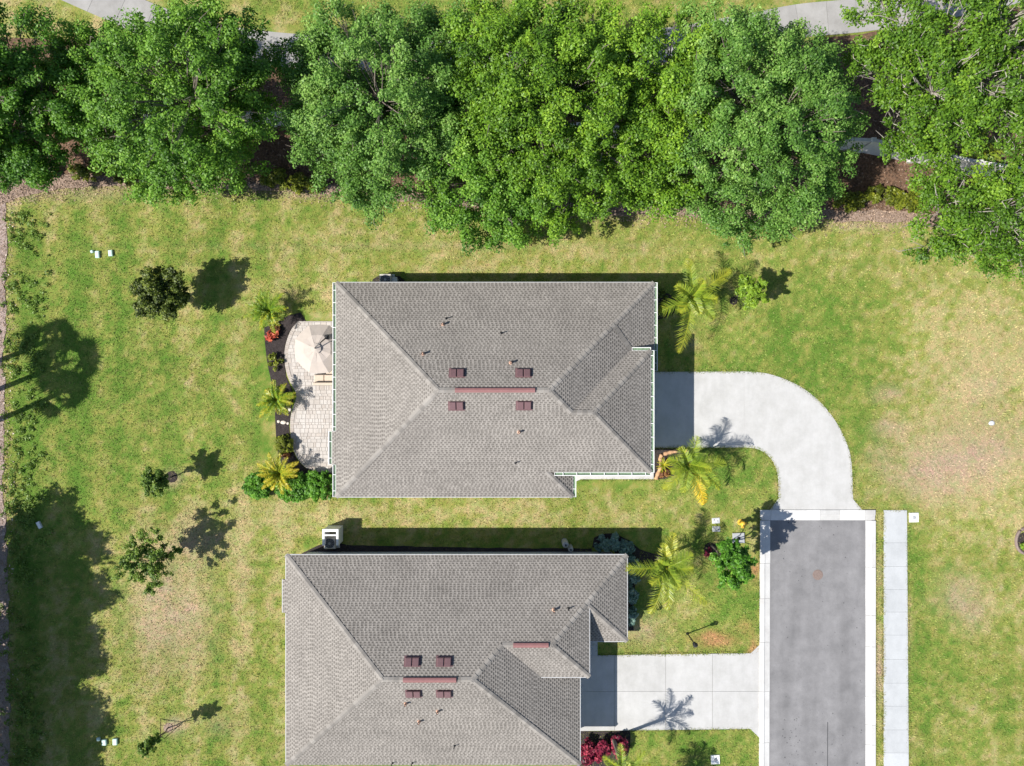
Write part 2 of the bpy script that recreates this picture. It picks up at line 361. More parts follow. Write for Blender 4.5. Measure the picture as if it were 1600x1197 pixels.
# tree-belt ground: red mulch between the sidewalk and the lawn, then a band of leaf litter
PATHC = [(20,-62),(75,-38),(165,2),(260,42),(350,66),(440,78),(600,88),(800,90),(1000,76),(1160,50),(1250,33),(1345,24),(1450,8),(1560,-14),(1660,-40)]
low = [(-140,62),(0,58),(120,62),(260,80),(350,96),(440,108),(600,116),(800,118),(1000,104),(1160,78),(1262,64),(1345,54),(1450,40),(1560,18),(1700,-10)]
edge = [(1760,372),(1600,366),(1480,358),(1420,348),(1300,344),(1180,342),(1050,336),(900,335),(760,330),(600,310),(500,302),(380,296),(250,296),(170,288),(60,300),(0,318),(-140,330)]
sheet("mulch_bed", wav(PX(low), 0.15, 0.5, 5, False)+wav(PX(edge), 0.35, 0.4, 8, False), 0.03, M['mulch_red'])
lit = [(-140,278),(0,276),(90,272),(170,276),(250,282),(380,286),(500,288),(600,296),(760,312),(900,318),(1050,320),(1180,328),(1300,328),(1420,330),(1480,338),(1600,346),(1760,352)]
sheet("leaf_litter_band", wav(PX(lit), 0.2, 0.5, 15, False)+wav(PX(edge), 0.35, 0.4, 8, False), 0.036, M['litter'])
strip = [(-60,318),(8,318),(10,420),(6,560),(9,640),(5,760),(12,900),(16,1050),(14,1197),(14,1260),(-60,1260)]
sheet("gravel_border", wav(PX(strip), 0.22, 0.35, 21), 0.034, M['gravel'])

# winding sidewalk beyond the trees, in slabs
def ribbon(cl, width, name, mat, slab, z, parent_label=None):
    root = bpy.data.objects.new(name, None); C.objects.link(root); root["kind"] = "structure"
    d = [0]
    for a, b in zip(cl, cl[1:]): d.append(d[-1]+(b-a).length)
    def at(s):
        s = max(0, min(d[-1], s)); i = max(0, min(len(d)-2, int(np.searchsorted(d, s))-1)); t = (s-d[i])/max(1e-6, d[i+1]-d[i])
        p = cl[i].lerp(cl[i+1], t); dr = (cl[min(i+2,len(cl)-1)]-cl[max(i-1,0)]).normalized(); return p, Vector((-dr.y, dr.x))
    s = 0
    while s < d[-1]-0.1:
        e = min(s+slab-0.018, d[-1]); L = []; R = []
        for k in range(4):
            p, q = at(s+(e-s)*k/3); L.append(p+q*width/2); R.append(p-q*width/2)
        m = MB(); m.prism([tuple(p) for p in L]+[tuple(p) for p in R[::-1]], -0.06, z, rnd.uniform(0.35, 0.65)); part("slab", m, mat, root); s += slab
    return root
ribbon([Vector(p) for p in PX(catmull(PATHC, 6))] if False else [W(p.x,p.y).to_2d() for p in catmull([Vector(q) for q in PATHC], 6)], 2.15, "winding_path", M['path'], 1.9, 0.045)

# street, kerb, pavement
def poly_px(pts): return PX(pts)
sheet("street", poly_px([(1202,810),(1353,810),(1352.5,1300),(1201,1300)]), 0.02, M['asphalt'])
m = MB()
for i in range(26):
    px_ = rnd.gauss(1240, 7); py_ = rnd.uniform(1120, 1197); p = W(px_, py_); r = rnd.uniform(0.015, 0.04)
    m.lathe([(r, 0.0),(r*0.9, 0.003)], 7, (p.x, p.y, 0.0215))
for i in range(70):
    p = W(rnd.uniform(1206,1348), rnd.uniform(815,1197)); r = rnd.uniform(0.012, 0.04); m.lathe([(r, 0.0),(r*0.9, 0.003)], 6, (p.x, p.y, 0.0215))
part("oil_spots", m, plain("oil", (0.05,0.05,0.052), 0.6), None, "structure")
m = MB(); a = W(1293,1128); b = W(1292.5,1300); m.obox(a, b, 0.05, 0.0205, 0.0225); a = W(1236,880); b = W(1243,905)
part("tar_seam", m, plain("tar", (0.07,0.07,0.072), 0.7), None, "structure")

kerb = bpy.data.objects.new("kerb", None); C.objects.link(kerb); kerb["kind"] = "structure"
def kerb_seg(p, q, w, side, tone):     # outer half is the raised lip, inner half falls to the gutter
    p = Vector(p); q = Vector(q); d = (q-p).normalized(); nn = Vector((-d.y,d.x))*side
    prof = [(-0.5,0.10),(-0.06,0.105),(-0.02,0.07),(0.02,0.065),(0.5,0.028)]; m = MB(); vs = []; g = 0.008
    for e in (p+d*g, q-d*g):
        for (o, z) in prof: c = e+nn*o*w; vs.append((c.x,c.y,z))
        for o in (0.5,-0.5): c = e+nn*o*w; vs.append((c.x,c.y,-0.06))
    k = 7; fs = [(i, (i+1)%k, k+(i+1)%k, k+i) for i in range(k)]+[tuple(range(k)), tuple(range(2*k-1,k-1,-1))]
    if side < 0: fs = [f[::-1] for f in fs]
    m.add(vs, fs, tone); part("kerb_stone", m, M['kerb'], kerb)
kt = lambda: rnd.uniform(0.5, 0.95)
for (y0, y1, tn) in [(813,880,.8),(880,935,.75),(935,1003,.85),(1003,1080,.7),(1080,1160,.8),(1160,1240,.9),(1240,1300,.8)]:
    kerb_seg(W(1195.2-(y0-800)*.004,y1)[:2], W(1195.2-(y0-800)*.004,y0)[:2], 0.655, -1, tn)
for (y0, y1, tn) in [(813,886,.7),(886,961,.98),(961,1010,.7),(1010,1088,.75),(1088,1132,.98),(1132,1163,.8),(1163,1240,.9),(1240,1300,.8)]:
    kerb_seg(W(1359.6,y1)[:2], W(1359.6,y0)[:2], 0.62, 1, tn)
for (x0, x1, tn) in [(1187,1204,.9),(1204,1281,.98),(1281,1311,.35),(1311,1351,.98),(1351,1367,.3)]:
    kerb_seg(W(x0,804.7)[:2], W(x1,804.7)[:2], 0.66, -1, tn)
walkr = bpy.data.objects.new("sidewalk", None); C.objects.link(walkr); walkr["kind"] = "structure"
ys = [797,848,885,921,956,992,1030,1067,1103,1140,1176,1213,1250,1290]
for i, (y0, y1) in enumerate(zip(ys, ys[1:])):
    m = MB(); q = PX([(1380.5,y0+.12),(1416.5+(y0-797)*.007,y0+.12),(1416.5+(y1-797)*.007,y1-.12),(1380.5,y1-.12)]); m.prism(q, -0.06, 0.05, [.50,.5,.55,.45,.5,.6,.5,.55,.5,.45,.9,.55,.5][i]); part("slab", m, M['walk'], walkr)

# driveways
d1 = [(985,581),(1080,581),(1163,580.5),(1195,583),(1225,592),(1255,607),(1283,630),(1305,658),(1321,688),(1329,715),(1331.5,745),(1332.5,780),(1347,796.7),(1203,796.7),(1216,779),(1216,750),(1213,734),(1206,719),(1196,708.5),(1183,701.5),(1166,699),(985,699.5)]
root = bpy.data.objects.new("curved_driveway", None); C.objects.link(root); root["kind"] = "structure"
def clip(poly, a, b, c):     # keep a*x+b*y<=c
    out = []
    for i in range(len(poly)):
        p = poly[i]; q = poly[(i+1)%len(poly)]; dp = a*p[0]+b*p[1]-c; dq = a*q[0]+b*q[1]-c
        if dp <= 0: out.append(p)
        if dp*dq < 0: t = dp/(dp-dq); out.append((p[0]+(q[0]-p[0])*t, p[1]+(q[1]-p[1])*t))
    return out
P1 = catmull([Vector(p) for p in d1[2:11]], 4); P2 = catmull([Vector(p) for p in d1[15:21]], 4)
full = d1[:2]+[tuple(p) for p in P1]+d1[11:15]+[tuple(p) for p in P2]+d1[21:]
cuts = [clip(full,1,0,1163), clip(full,-1,0,-1163.08)]
for i, q in enumerate(cuts):
    m = MB(); m.prism(PX(q), -0.06, 0.04, .62); part("panel", m, M['concrete'], root)
d2 = [(890,1025),(1010,1022.5),(1173,1020.5),(1187,1007),(1187,1153),(1172,1138.5),(1010,1140.5),(890,1142)]
root = bpy.data.objects.new("straight_driveway", None); C.objects.link(root); root["kind"] = "structure"
xs_ = [880,960,1040,1113,1190]
for i in range(4):
    c = clip(clip(d2,-1,0,-xs_[i]-.2),1,0,xs_[i+1]-.2)
    for (a,b,cc) in ((0,1,1079.8),(0,-1,-1080.2)):
        q = clip(c,a,b,cc)
        if len(q) > 2: m = MB(); m.prism(PX(q), -0.06, 0.04, rnd.uniform(.5,.7)); part("panel", m, M['concrete'], root)
sheet("entry_walkway", PX([(905,995),(933.5,995),(933.5,1026.5),(905,1026.5)]), 0.036, M['walk'])
sheet("porch_slab", PX([(880,730),(880,757),(893,756),(901,751.5),(908,748.5),(1021,748.5),(1021,703),(990,703),(990,730)]), 0.06, M['kerb'])

# ------------------------------------------------------------------ houses
S = 0.45; Z0 = 2.9
def zplane(kind, e, z): return {'N': lambda x,y: z+S*(e-y), 'S': lambda x,y: z+S*(y-e), 'W': lambda x,y: z+S*(x-e), 'E': lambda x,y: z+S*(e-x)}[kind]
DN = {'N': (0,1), 'S': (0,-1), 'W': (-1,0), 'E': (1,0)}      # down-slope direction in plan
def shingles(mb, poly, kind, pl, r):
    dx, dy = DN[kind]; ux, uy = -dy, dx
    U = [p[0]*ux+p[1]*uy for p in poly]; V = [-(p[0]*dx+p[1]*dy) for p in poly]; n_ = len(poly)
    e = 0.134*math.cos(math.atan(S))*1.0; v0 = min(V); v1 = max(V); i = 0
    def pt(u, v, h): x = u*ux-v*dx; y = u*uy-v*dy; return (x, y, pl(x,y)+h)
    while v0+i*e < v1-0.02:
        va = v0+i*e; vb = va+e; vm = va+e*0.5; xs = []
        for k in range(n_):
            a, b = V[k], V[(k+1)%n_]
            if (a <= vm < b) or (b <= vm < a): xs.append(U[k]+(vm-a)/(b-a)*(U[(k+1)%n_]-U[k]))
        xs.sort()
        for s0, s1 in zip(xs[::2], xs[1::2]):
            u = s0-.24+((i*.5+r.uniform(-.07,.07))%1)*.235-((s0-min(U))%.235); row = r.uniform(-.04,.04)
            while u < s1:
                wt = r.uniform(0.10,0.145); wg = .235-wt+r.uniform(-.012,.012)
                a, b = max(u,s0), min(u+wt,s1)
                if b-a > 0.015:
                    t = min(1, max(0, r.gauss(.86,.10)+row)); tp = 0.012
                    mb.add([pt(a,va-.006,.020),pt(b,va-.006,.020),pt(b-tp,vb,.008),pt(a+tp,vb,.008),pt(a,va-.006,.003),pt(b,va-.006,.003)], [(0,1,2,3),(4,5,1,0),(5,2,1),(0,3,4)], [t,t,t,t,t*.6,t*.6])
                a, b = max(u+wt,s0), min(u+wt+wg,s1)
                if b-a > 0.01:
                    t = min(1, max(0, r.gauss(.66,.10)+row)); h2 = va+e*r.uniform(.40,.62)
                    mb.add([pt(a,va,.011),pt(b,va,.011),pt(b,h2,.007),pt(a,h2,.007)], [(0,1,2,3)], t)
                u += wt+wg
        i += 1

def build_roof(house, faces, hips, r):
    """faces: (polygon, kind, plane); hips: (p, q, planeA kind+fn, planeB kind+fn) in plan"""
    m = MB()
    for poly, kind, pl in faces:
        k = len(poly); a = sum(poly[i][0]*poly[(i+1)%k][1]-poly[(i+1)%k][0]*poly[i][1] for i in range(k))
        q = poly if a > 0 else poly[::-1]
        m.add([(x,y,pl(x,y)) for x,y in q], [tuple(range(k))], 0.12)
        m.add([(x,y,pl(x,y)-0.10) for x,y in q], [tuple(range(k-1,-1,-1))], 0.12)
    roof = part("roof", m, M['shingle'], house)
    m = MB()
    for poly, kind, pl in faces: shingles(m, poly, kind, pl, r)
    part("shingles", m, M['shingle'], roof, "stuff")
    org = worldloc(roof)
    for (p, q, A, B) in hips:
        p = Vector(p); q = Vector(q); L = (q-p).length; d = (q-p)/L; pl = A[1]
        z0_, z1_ = A[1](*p), A[1](*q); sl = (z1_-z0_)/L
        nn = Vector((-d.y, d.x)); w = 0.15
        mid = p+d*L*0.5
        def side(s):
            c = mid+nn*s*0.3; za = A[1](*c); zb = B[1](*c); zm = A[1](*mid); return (min(za,zb)-zm)/0.3
        sa, sb = side(1), side(-1); ex = 0.30; n_ = max(1, int(L/ex)); ex = L/n_; metas = []
        for var in range(3):
            t = (.8,.52,1.0)[var]
            mm = MB(); ln = ex*1.25; vs = []
            for (s, h) in ((0,.055),(ln,.022)):
                for (o, sx) in ((w,sa),(0,0),(-w,sb)): c = d*s+nn*o; vs.append((c.x,c.y,sl*s+sx*abs(o)+h))
            for (o, sx) in ((w,sa),(0,0),(-w,sb)): c = nn*o; vs.append((c.x,c.y,sx*abs(o)+.012))
            mm.add(vs, [(0,1,4,3),(1,2,5,4),(6,7,1,0),(7,8,2,1)], t)
            f = mm.mesh("ridge_cap", M['cap']); f.flip_normals() if f.polygons[0].normal.z < 0 else None; metas.append(f)
        for i in range(n_):
            c = p+d*i*ex; o = place("ridge_cap", r.choice(metas), roof); o.location = Vector((c.x, c.y, z0_+sl*i*ex))-org
    return roof

def fascia(house, loop, z, mat):
    m = MB(); k = len(loop)
    for i in range(k):
        a = loop[i]; b = loop[(i+1)%k]; m.add([(a[0],a[1],z-.20),(b[0],b[1],z-.20),(b[0],b[1],z-.005),(a[0],a[1],z-.005)], [(0,1,2,3)])
    m.add([(x,y,z-.19) for x,y in loop], [tuple(range(k))])
    return part("fascia", m, mat, house)

def gutter(house, p, q, z, side):      # side: outward normal sign relative to direction p->q
    p = Vector(p); q = Vector(q); d = (q-p).normalized(); nn = Vector((d.y,-d.x))*side
    def b(o0, o1, z0, z1): 
        m_ = MB(); c = [p+nn*o0, q+nn*o0, q+nn*o1, p+nn*o1]; m_.prism([tuple(v) for v in c], z0, z1, bottom=True); return m_
    g = b(0.165,0.200,z-.14,z+.02); g2 = b(0.0,0.02,z-.14,z+.002)
    g.add(g2.v, g2.f); L = (q-p).length
    for e in (p, q-d*0.02):
        g.prism([tuple(e+nn*.02), tuple(e+nn*.02+d*.02), tuple(e+nn*.17+d*.02), tuple(e+nn*.17)], z-.13, z+.018)
    o = part("gutter", g, M['white'], house)
    part("trough", b(0.02,0.165,z-.13,z-.05), M['trough'], o)
    k = max(1, int(L/0.72)); h = MB()
    for i in range(1, k+1):
        c = p+d*(L*(i-.4)/k); h.prism([tuple(c), tuple(c+d*.035), tuple(c+d*.035+nn*.19), tuple(c+nn*.19)], z+.006, z+.03)
    if L > 1.5: part("hanger", h, M['white'], o, "stuff")
    return o

def roof_vent(house, px, py, kind, zf, label=None):
    p = W(px, py, 5.0)
    for _ in range(6): p = W(px, py, zf(p.x, p.y)+0.1)
    x, y = p.x, p.y; z = zf(x,y); up = S if kind == 'S' else -S
    base = MB(); a = 0.47; bq = 0.27
    base.add([(x-a,y-bq,zf(x,y-bq)+.028),(x+a,y-bq,zf(x,y-bq)+.028),(x+a,y+bq,zf(x,y+bq)+.028),(x-a,y+bq,zf(x,y+bq)+.028)], [(0,1,2,3)])
    v = part("roof_vent", base, M['hood'], house)
    for sx in (-1, 1):
        h = MB(); x0 = x+sx*0.205-0.185; x1 = x0+0.37; n_ = y-0.22; s_ = y+0.22; b = 0.03
        zb = lambda yy: zf(x,yy)+.03; zt = lambda yy: zf(x,yy)+.19
        h.add([(x0,n_,zb(n_)),(x1,n_,zb(n_)),(x1,s_,zb(s_)),(x0,s_,zb(s_)),(x0,n_,zt(n_)-b),(x1,n_,zt(n_)-b),(x1,s_,zt(s_)-b),(x0,s_,zt(s_)-b),(x0+b,n_+b,zt(n_+b)),(x1-b,n_+b,zt(n_+b)),(x1-b,s_-b,zt(s_-b)),(x0+b,s_-b,zt(s_-b))],
              [(0,1,5,4),(1,2,6,5),(2,3,7,6),(3,0,4,7),(4,5,9,8),(5,6,10,9),(6,7,11,10),(7,4,8,11),(8,9,10,11)])
        part("hood", h, M['hood'], v)
def vent_pipe(house, px, py, zf, thin=False):
    p = W(px, py, 5.0)
    for _ in range(6): p = W(px, py, zf(p.x, p.y))
    z = zf(p.x,p.y); m = MB()
    if thin:
        m.lathe([(0.10,-.04),(0.06,0.05),(0.03,0.06),(0.03,0.34),(0.018,0.34),(0.018,0.2)], 10, (p.x,p.y,z)); part("vent_pipe", m, M['black'], house)
    else:
        m.lathe([(0.13,-.06),(0.085,0.08),(0.06,0.10),(0.06,0.31)], 12, (p.x,p.y,z)); o = part("vent_pipe", m, M['terra'], house)
        c = MB(); c.lathe([(0.066,0.295),(0.066,0.33),(0.04,0.33),(0.04,0.2)], 12, (p.x,p.y,z)); part("pipe_rim", c, M['black'], o)
def ridge_vent(house, p, q, z):
    m = MB(); p = Vector(p); q = Vector(q); d = (q-p).normalized(); nn = Vector((-d.y,d.x)); prof = [(-.13,-.06),(-.13,.02),(-.06,.065),(0,.085),(.06,.065),(.13,.02),(.13,-.06)]; vs = []
    for e in (p, q):
        for o, h in prof: c = e+nn*o; vs.append((c.x,c.y,z+h))
    k = len(prof); m.add(vs, [(i,i+1,k+i+1,k+i) for i in range(k-1)]+[tuple(range(k)),tuple(range(2*k-1,k-1,-1))]); me = part("ridge_vent", m, M['ridgevent'], house); me.data.flip_normals()
def window(house, x, y, w, h, z, nrm):
    dx, dy = nrm; ux, uy = -dy, dx
    def bx(u0,u1,o0,o1,z0,z1):
        m_ = MB(); q = [(x+ux*u0+dx*o0,y+uy*u0+dy*o0),(x+ux*u1+dx*o0,y+uy*u1+dy*o0),(x+ux*u1+dx*o1,y+uy*u1+dy*o1),(x+ux*u0+dx*o1,y+uy*u0+dy*o1)]; m_.prism(q, z0, z1, bottom=True); return m_
    f = MB()
    for a in ((-w/2-.08,-w/2,-.02,.06,z,z+h),(w/2,w/2+.08,-.02,.06,z,z+h),(-w/2-.08,w/2+.08,-.02,.06,z+h,z+h+.08),(-.03,.03,-.02,.045,z,z+h)):
        g = bx(*a); f.add(g.v, g.f)
    wn = part("window", f, M['white'], house)
    part("pane", bx(-w/2,w/2,-.02,.02,z+.002,z+h-.002), M['glass'], wn); part("sill", bx(-w/2-.12,w/2+.12,-.02,.12,z-.08,z-.002), M['white'], wn)
def garage_door(house, x, y0, y1, h):
    fr = MB(); fr.box(x, y0-.1, 0.05, x+.03, y1+.1, h+.1); g = part("garage_door", fr, M['white'], house)
    n_ = 4
    for i in range(n_):
        k = 4; 
        for j in range(k):
            m = MB(); a = y0+(y1-y0)*j/k; b = y0+(y1-y0)*(j+1)/k; z0 = .06+(h-.06)*i/n_; z1 = .06+(h-.06)*(i+1)/n_
            m.box(x+.031, a+.06, z0+.06, x+.055, b-.06, z1-.06); part("panel", m, M['white'], g)

# ---- house near the middle
h1 = thing("house", "grey shingled house in the middle with a patio and curved driveway", "house", (-1.0,-0.4,0))
r1 = random.Random(5)
xW, xE = (525-800)*.9356/24.5, (1022-800)*.9356/24.5; yN, yS = (598.5-441.5)*.9356/24.5, (598.5-776.5)*.9356/24.5
D = (yN-yS)/2; ym = (yN+yS)/2; ra, rb = xW+D, xE-D
xs = 95*.9356/24.5; ySg = -5.24; zg = Z0+S*(ySg-yS); fg = (H-zg)/H/24.5; xgE = 217*fg; yNg = (598.5-548)*fg
Dg = (yNg-ySg)/2; ymg = (yNg+ySg)/2; zrg = zg+S*Dg; gre = xgE-Dg; grw = xE-(zrg-Z0)/S
pN = zplane('N',yN,Z0); pS = zplane('S',yS,Z0); pW = zplane('W',xW,Z0); pE = zplane('E',xE,Z0); pGN = zplane('N',yNg,zg); pGE = zplane('E',xgE,zg); pE2 = zplane('E',xs,Z0)
vx = xE-(zg-Z0)/S; yc = 0.72; vx2 = xE-((zg-Z0)/S+(yNg-yc)); hx = xs-(ySg-yS)
ybA, ybB = (598.5-674)*.9356/24.5, (598.5-726)*.9356/24.5
faces = [([(xW,yN),(xE,yN),(rb,ym),(ra,ym)],'N',pN), ([(xW,yN),(ra,ym),(xW,yS)],'W',pW),
 ([(rb,ym),(xE,yN),(xE,yc),(vx2,yc),(grw,ymg)],'E',pE), ([(grw,ymg),(vx,yNg),(xgE,yNg),(gre,ymg)],'N',pGN), ([(xgE,yNg),(gre,ymg),(xgE,ySg)],'E',pGE),
 ([(xW,yS),(xs,yS),(hx,ySg),(xgE,ySg),(gre,ymg),(grw,ymg),(rb,ym),(ra,ym)],'S',pS), ([(xs,yS),(hx,ySg),(hx+.25,ySg+.25),(xs,ySg+.25)],'E',pE2),
 ([(xW-.27,ybA),(xW+.02,ybA),(xW+.02,ybB),(xW-.27,ybB)],'W',lambda x,y: pW(x,y)-.004)]
vy = yNg+(xE-vx)*0
ap = (xE-2.60, yN-2.60)
hips = [((xW,yN),(ra,ym),('N',pN),('W',pW)),((xW,yS),(ra,ym),('S',pS),('W',pW)),((xE,yN),(rb,ym),('N',pN),('E',pE)),((grw,ymg),(rb,ym),('S',pS),('E',pE)),
 ((ra,ym),(rb,ym),('S',pS),('N',pN)),((grw,ymg),(gre,ymg),('S',pS),('N',pGN)),((xgE,yNg),(gre,ymg),('N',pGN),('E',pGE)),((xgE,ySg),(gre,ymg),('S',pS),('E',pGE)),((xs,yS),(hx,ySg),('S',pS),('E',pE2)),
 ((vx+.05,yNg+.06),ap,('E',pE),('E',pE))]
build_roof(h1, faces, hips, r1)
m = MB(); m.prism([(xW+.5,yS+.5),(xs-.5,yS+.5),(xs-.5,ySg+.5),(3.0,ySg+.5),(3.0,1.3),(xE-.5,1.3),(xE-.5,yN-.5),(xW+.5,yN-.5)], 0, Z0-.1); part("wall", m, M['stucco'], h1)
m = MB(); m.prism([(2.9,ySg+.45),(xgE-.45,ySg+.45),(xgE-.45,yNg-.45),(2.9,yNg-.45)], 0, zg-.12); part("wall", m, M['stucco'], h1)
fascia(h1, [(xW,yS),(xs,yS),(xs,ySg+.25),(xE-2.5,ySg+.25),(xE-2.5,yc),(xE,yc),(xE,yN),(xW,yN)], Z0-.006, M['white'])
fascia(h1, [(hx+.4,ySg),(xgE,ySg),(xgE,yNg),(vx+.05,yNg),(hx+.4,yNg)], zg-.006, M['white'])
gutter(h1, (xW,yN), (xW,ybA), Z0, 1); gutter(h1, (xW-.27,ybA), (xW-.27,ybB), Z0-.12, 1); gutter(h1, (xW,ybB), (xW,yS), Z0, 1)
gutter(h1, (xE,yc), (xE,yN), Z0, 1); gutter(h1, (xs,yS), (xs,ySg), Z0, 1)
gutter(h1, (xgE,ySg-.02), (xgE,yNg+.02), zg, 1); gutter(h1, (hx+.42,ySg), (xgE-.003,ySg), zg+.002, 1); gutter(h1, (xgE-.003,yNg), (vx+.12,yNg), zg+.002, 1)
m = MB(); m.obox((xW,yN+.02),(xE,yN+.02),.025,Z0-.05,Z0+.012); part("drip_edge", m, M['lightgrey'], h1)
m = MB(); m.obox((xW,yS-.02),(xs,yS-.02),.025,Z0-.05,Z0+.012); part("drip_edge", m, M['lightgrey'], h1)
for (px,py,k) in [(714,582.5,'N'),(818,582.5,'N'),(713,634.5,'S'),(819,634,'S')]: roof_vent(h1, px, py, k, pN if k == 'N' else pS)
for (px,py) in [(692,507),(661,553),(798,567)]: vent_pipe(h1, px, py, pN)
vent_pipe(h1, 811, 675, pS); vent_pipe(h1, 697, 498, pN, True); vent_pipe(h1, 783, 521, pN, True); vent_pipe(h1, 805.5, 723, pS, True)
zr = Z0+S*D; fz = (H-zr)/H/24.5
ridge_vent(h1, ((711-800)*fz, ym), ((836-800)*fz, ym), zr+.05)
garage_door(h1, xgE-.45, -3.9, .5, 2.2)
for (x,w_) in ((-7,1.6),(-2,1.0),(3,1.6)): window(h1, x, yN-.5, w_, 1.3, .95, (0,1))
for (x,w_) in ((-7,1.6),(-1,1.6)): window(h1, x, yS+.5, w_, 1.3, .95, (0,-1))
for (y,w_) in ((3.5,1.6),(-1.2,2.4)): window(h1, xW+.5, y, w_, 1.5, .5, (-1,0))
window(h1, xE-.5, 3.6, 1.6, 1.3, .95, (1,0))

# ---- house at the bottom edge
h2 = thing("house", "grey shingled house at the bottom edge with a straight driveway", "house", (-4.0,-16.5,0))
r2_ = random.Random(9)
xW2 = -13.48; yN2 = -10.25; D2 = 6.27; ym2 = yN2-D2; yS2 = yN2-2*D2; xE3 = 6.87
t_ = 2.37; e2 = Z0+S*t_; xE2 = xE3-t_; yE2 = yN2-t_; ySw = -17.10; Dw = (yE2-ySw)/2; yw = (yE2+ySw)/2; xw = xE2-Dw; zw = e2+S*Dw
ra2 = xW2+D2; rb2 = -2.21; u_ = (Z0+S*D2-zw)/S; wx0 = rb2+u_; zr2 = Z0+S*D2; xE1 = rb2+D2
qN = zplane('N',yN2,Z0); qS = zplane('S',yS2,Z0); qW = zplane('W',xW2,Z0); qE1 = zplane('E',xE1,Z0); qE2 = zplane('E',xE2,e2); qE3 = zplane('E',xE3,Z0); qS2 = zplane('S',ySw,e2); yS3 = -15.41; qS3 = zplane('S',yS3,Z0)
vX = wx0+(yw-ySw)
ybC, ybD = (598.5-906)*.9356/24.5, (598.5-958)*.9356/24.5
faces = [([(xW2,yN2),(xE3,yN2),(xE2,yE2),(xw,yw),(wx0,yw),(rb2,ym2),(ra2,ym2)],'N',qN), ([(xW2,yN2),(ra2,ym2),(xW2,yS2)],'W',qW),
 ([(xE3,yN2),(xE3-2.58,yN2-2.58),(xE3,yS3)],'E',qE3), ([(xE3-2.58,yN2-2.58),(xE3,yS3),(4.05,yS3),(4.05,yN2-2.82)],'S',qS3),
 ([(xE2,yE2),(xw,yw),(xE2,ySw)],'E',qE2), ([(xw,yw),(wx0,yw),(vX,ySw),(xE2,ySw)],'S',qS2),
 ([(rb2,ym2),(wx0,yw),(vX-.5,ySw+.5),(xE1,ySw+.5),(xE1,yS2)],'E',qE1), ([(ra2,ym2),(rb2,ym2),(xE1,yS2),(xW2,yS2)],'S',qS),
 ([(xW2-.24,ybC),(xW2+.02,ybC),(xW2+.02,ybD),(xW2-.24,ybD)],'W',lambda x,y: qW(x,y)-.004)]
hips = [((xW2,yN2),(ra2,ym2),('N',qN),('W',qW)),((xW2,yS2),(ra2,ym2),('S',qS),('W',qW)),((xE3,yN2),(xE2,yE2),('N',qN),('E',qE3)),((xE2,yE2),(xw,yw),('N',qN),('E',qE2)),
 ((wx0,yw),(rb2,ym2),('N',qN),('E',qE1)),((ra2,ym2),(rb2,ym2),('N',qN),('S',qS)),((wx0,yw),(xw,yw),('N',qN),('S',qS2)),((xE2,ySw),(xw,yw),('S',qS2),('E',qE2)),((xE3,yS3),(xE3-2.5,yS3+2.5),('S',qS3),('E',qE3)),((xE1,yS2),(rb2,ym2),('S',qS),('E',qE1))]
build_roof(h2, faces, hips, r2_)
m = MB(); m.prism([(xW2+.5,yS2+.5),(xE1-.5,yS2+.5),(xE1-.5,-16.6),(4.0,-16.6),(4.0,yS3+.5),(xE3-.5,yS3+.5),(xE3-.5,yN2-.51),(xW2+.5,yN2-.51)], 0, Z0-.1); part("wall", m, M['stucco'], h2)
m = MB(); m.prism([(1.6,ySw+.45),(xE2-.45,ySw+.45),(xE2-.45,yE2-.5),(1.6,yE2-.5)], 0, e2-.12); part("wall", m, M['stucco'], h2)
fascia(h2, [(xW2,yS2),(xE1,yS2),(xE1,ySw+.6),(4.02,ySw+.6),(4.02,yS3),(xE3,yS3),(xE3,yN2),(xW2,yN2)], Z0-.006, M['white'])
fascia(h2, [(vX,ySw),(xE2,ySw),(xE2,yE2),(3.2,yE2),(3.2,yE2-.5),(vX,ySw+1.0)], e2-.006, M['white'])
for (a,b,z) in [((xW2,yN2+.025),(xE3,yN2+.025),Z0),((xE3+.02,yN2),(xE3+.02,yS3),Z0),((xE3,yS3-.02),(4.1,yS3-.02),Z0),((xE2+.02,yE2),(xE2+.02,ySw),e2),((xE2,ySw-.02),(vX,ySw-.02),e2),((xE1+.02,ySw+.4),(xE1+.02,yS2),Z0),((xW2-.02,yN2),(xW2-.02,ybC),Z0),((xW2-.02,ybD),(xW2-.02,yS2),Z0),((xW2-.26,ybC),(xW2-.26,ybD),Z0-.11)]:
    m = MB(); m.obox(a,b,.03,z-.05,z+.012); part("drip_edge", m, M['lightgrey'], h2)
for (px,py,k) in [(644,1034,'N'),(694,1034,'N'),(646,1085,'S'),(694,1085,'S')]: roof_vent(h2, px, py, k, qN if k == 'N' else qS)
vent_pipe(h2, 865, 953, qN)
for (px,py) in [(634,1099),(684,1111),(655,1127)]: vent_pipe(h2, px, py, qS)
vent_pipe(h2, 888, 951, qN, True)
for (px,py) in [(710,1165),(613,1192),(644,1192)]: vent_pipe(h2, px, py, qS, True)
fz = (H-zr2)/H/24.5; ridge_vent(h2, ((630-800)*fz,ym2), ((713-800)*fz,ym2), zr2+.05)
fz = (H-zw)/H/24.5; ridge_vent(h2, ((802-800)*fz,yw), ((857-800)*fz,yw), zw+.05)
garage_door(h2, xE1-.5, -21.7, -17.4, 2.2)
for (px,w_) in ((683,1.3),(803,1.3),(525,1.2)): window(h2, W(px,862).x, yN2-.51, w_, 1.3, 1.2, (0,1))
window(h2, xE3-.5, -12.8, 1.6, 1.3, .95, (1,0)); window(h2, xW2+.5, -14.5, 2.0, 1.4, .8, (-1,0))

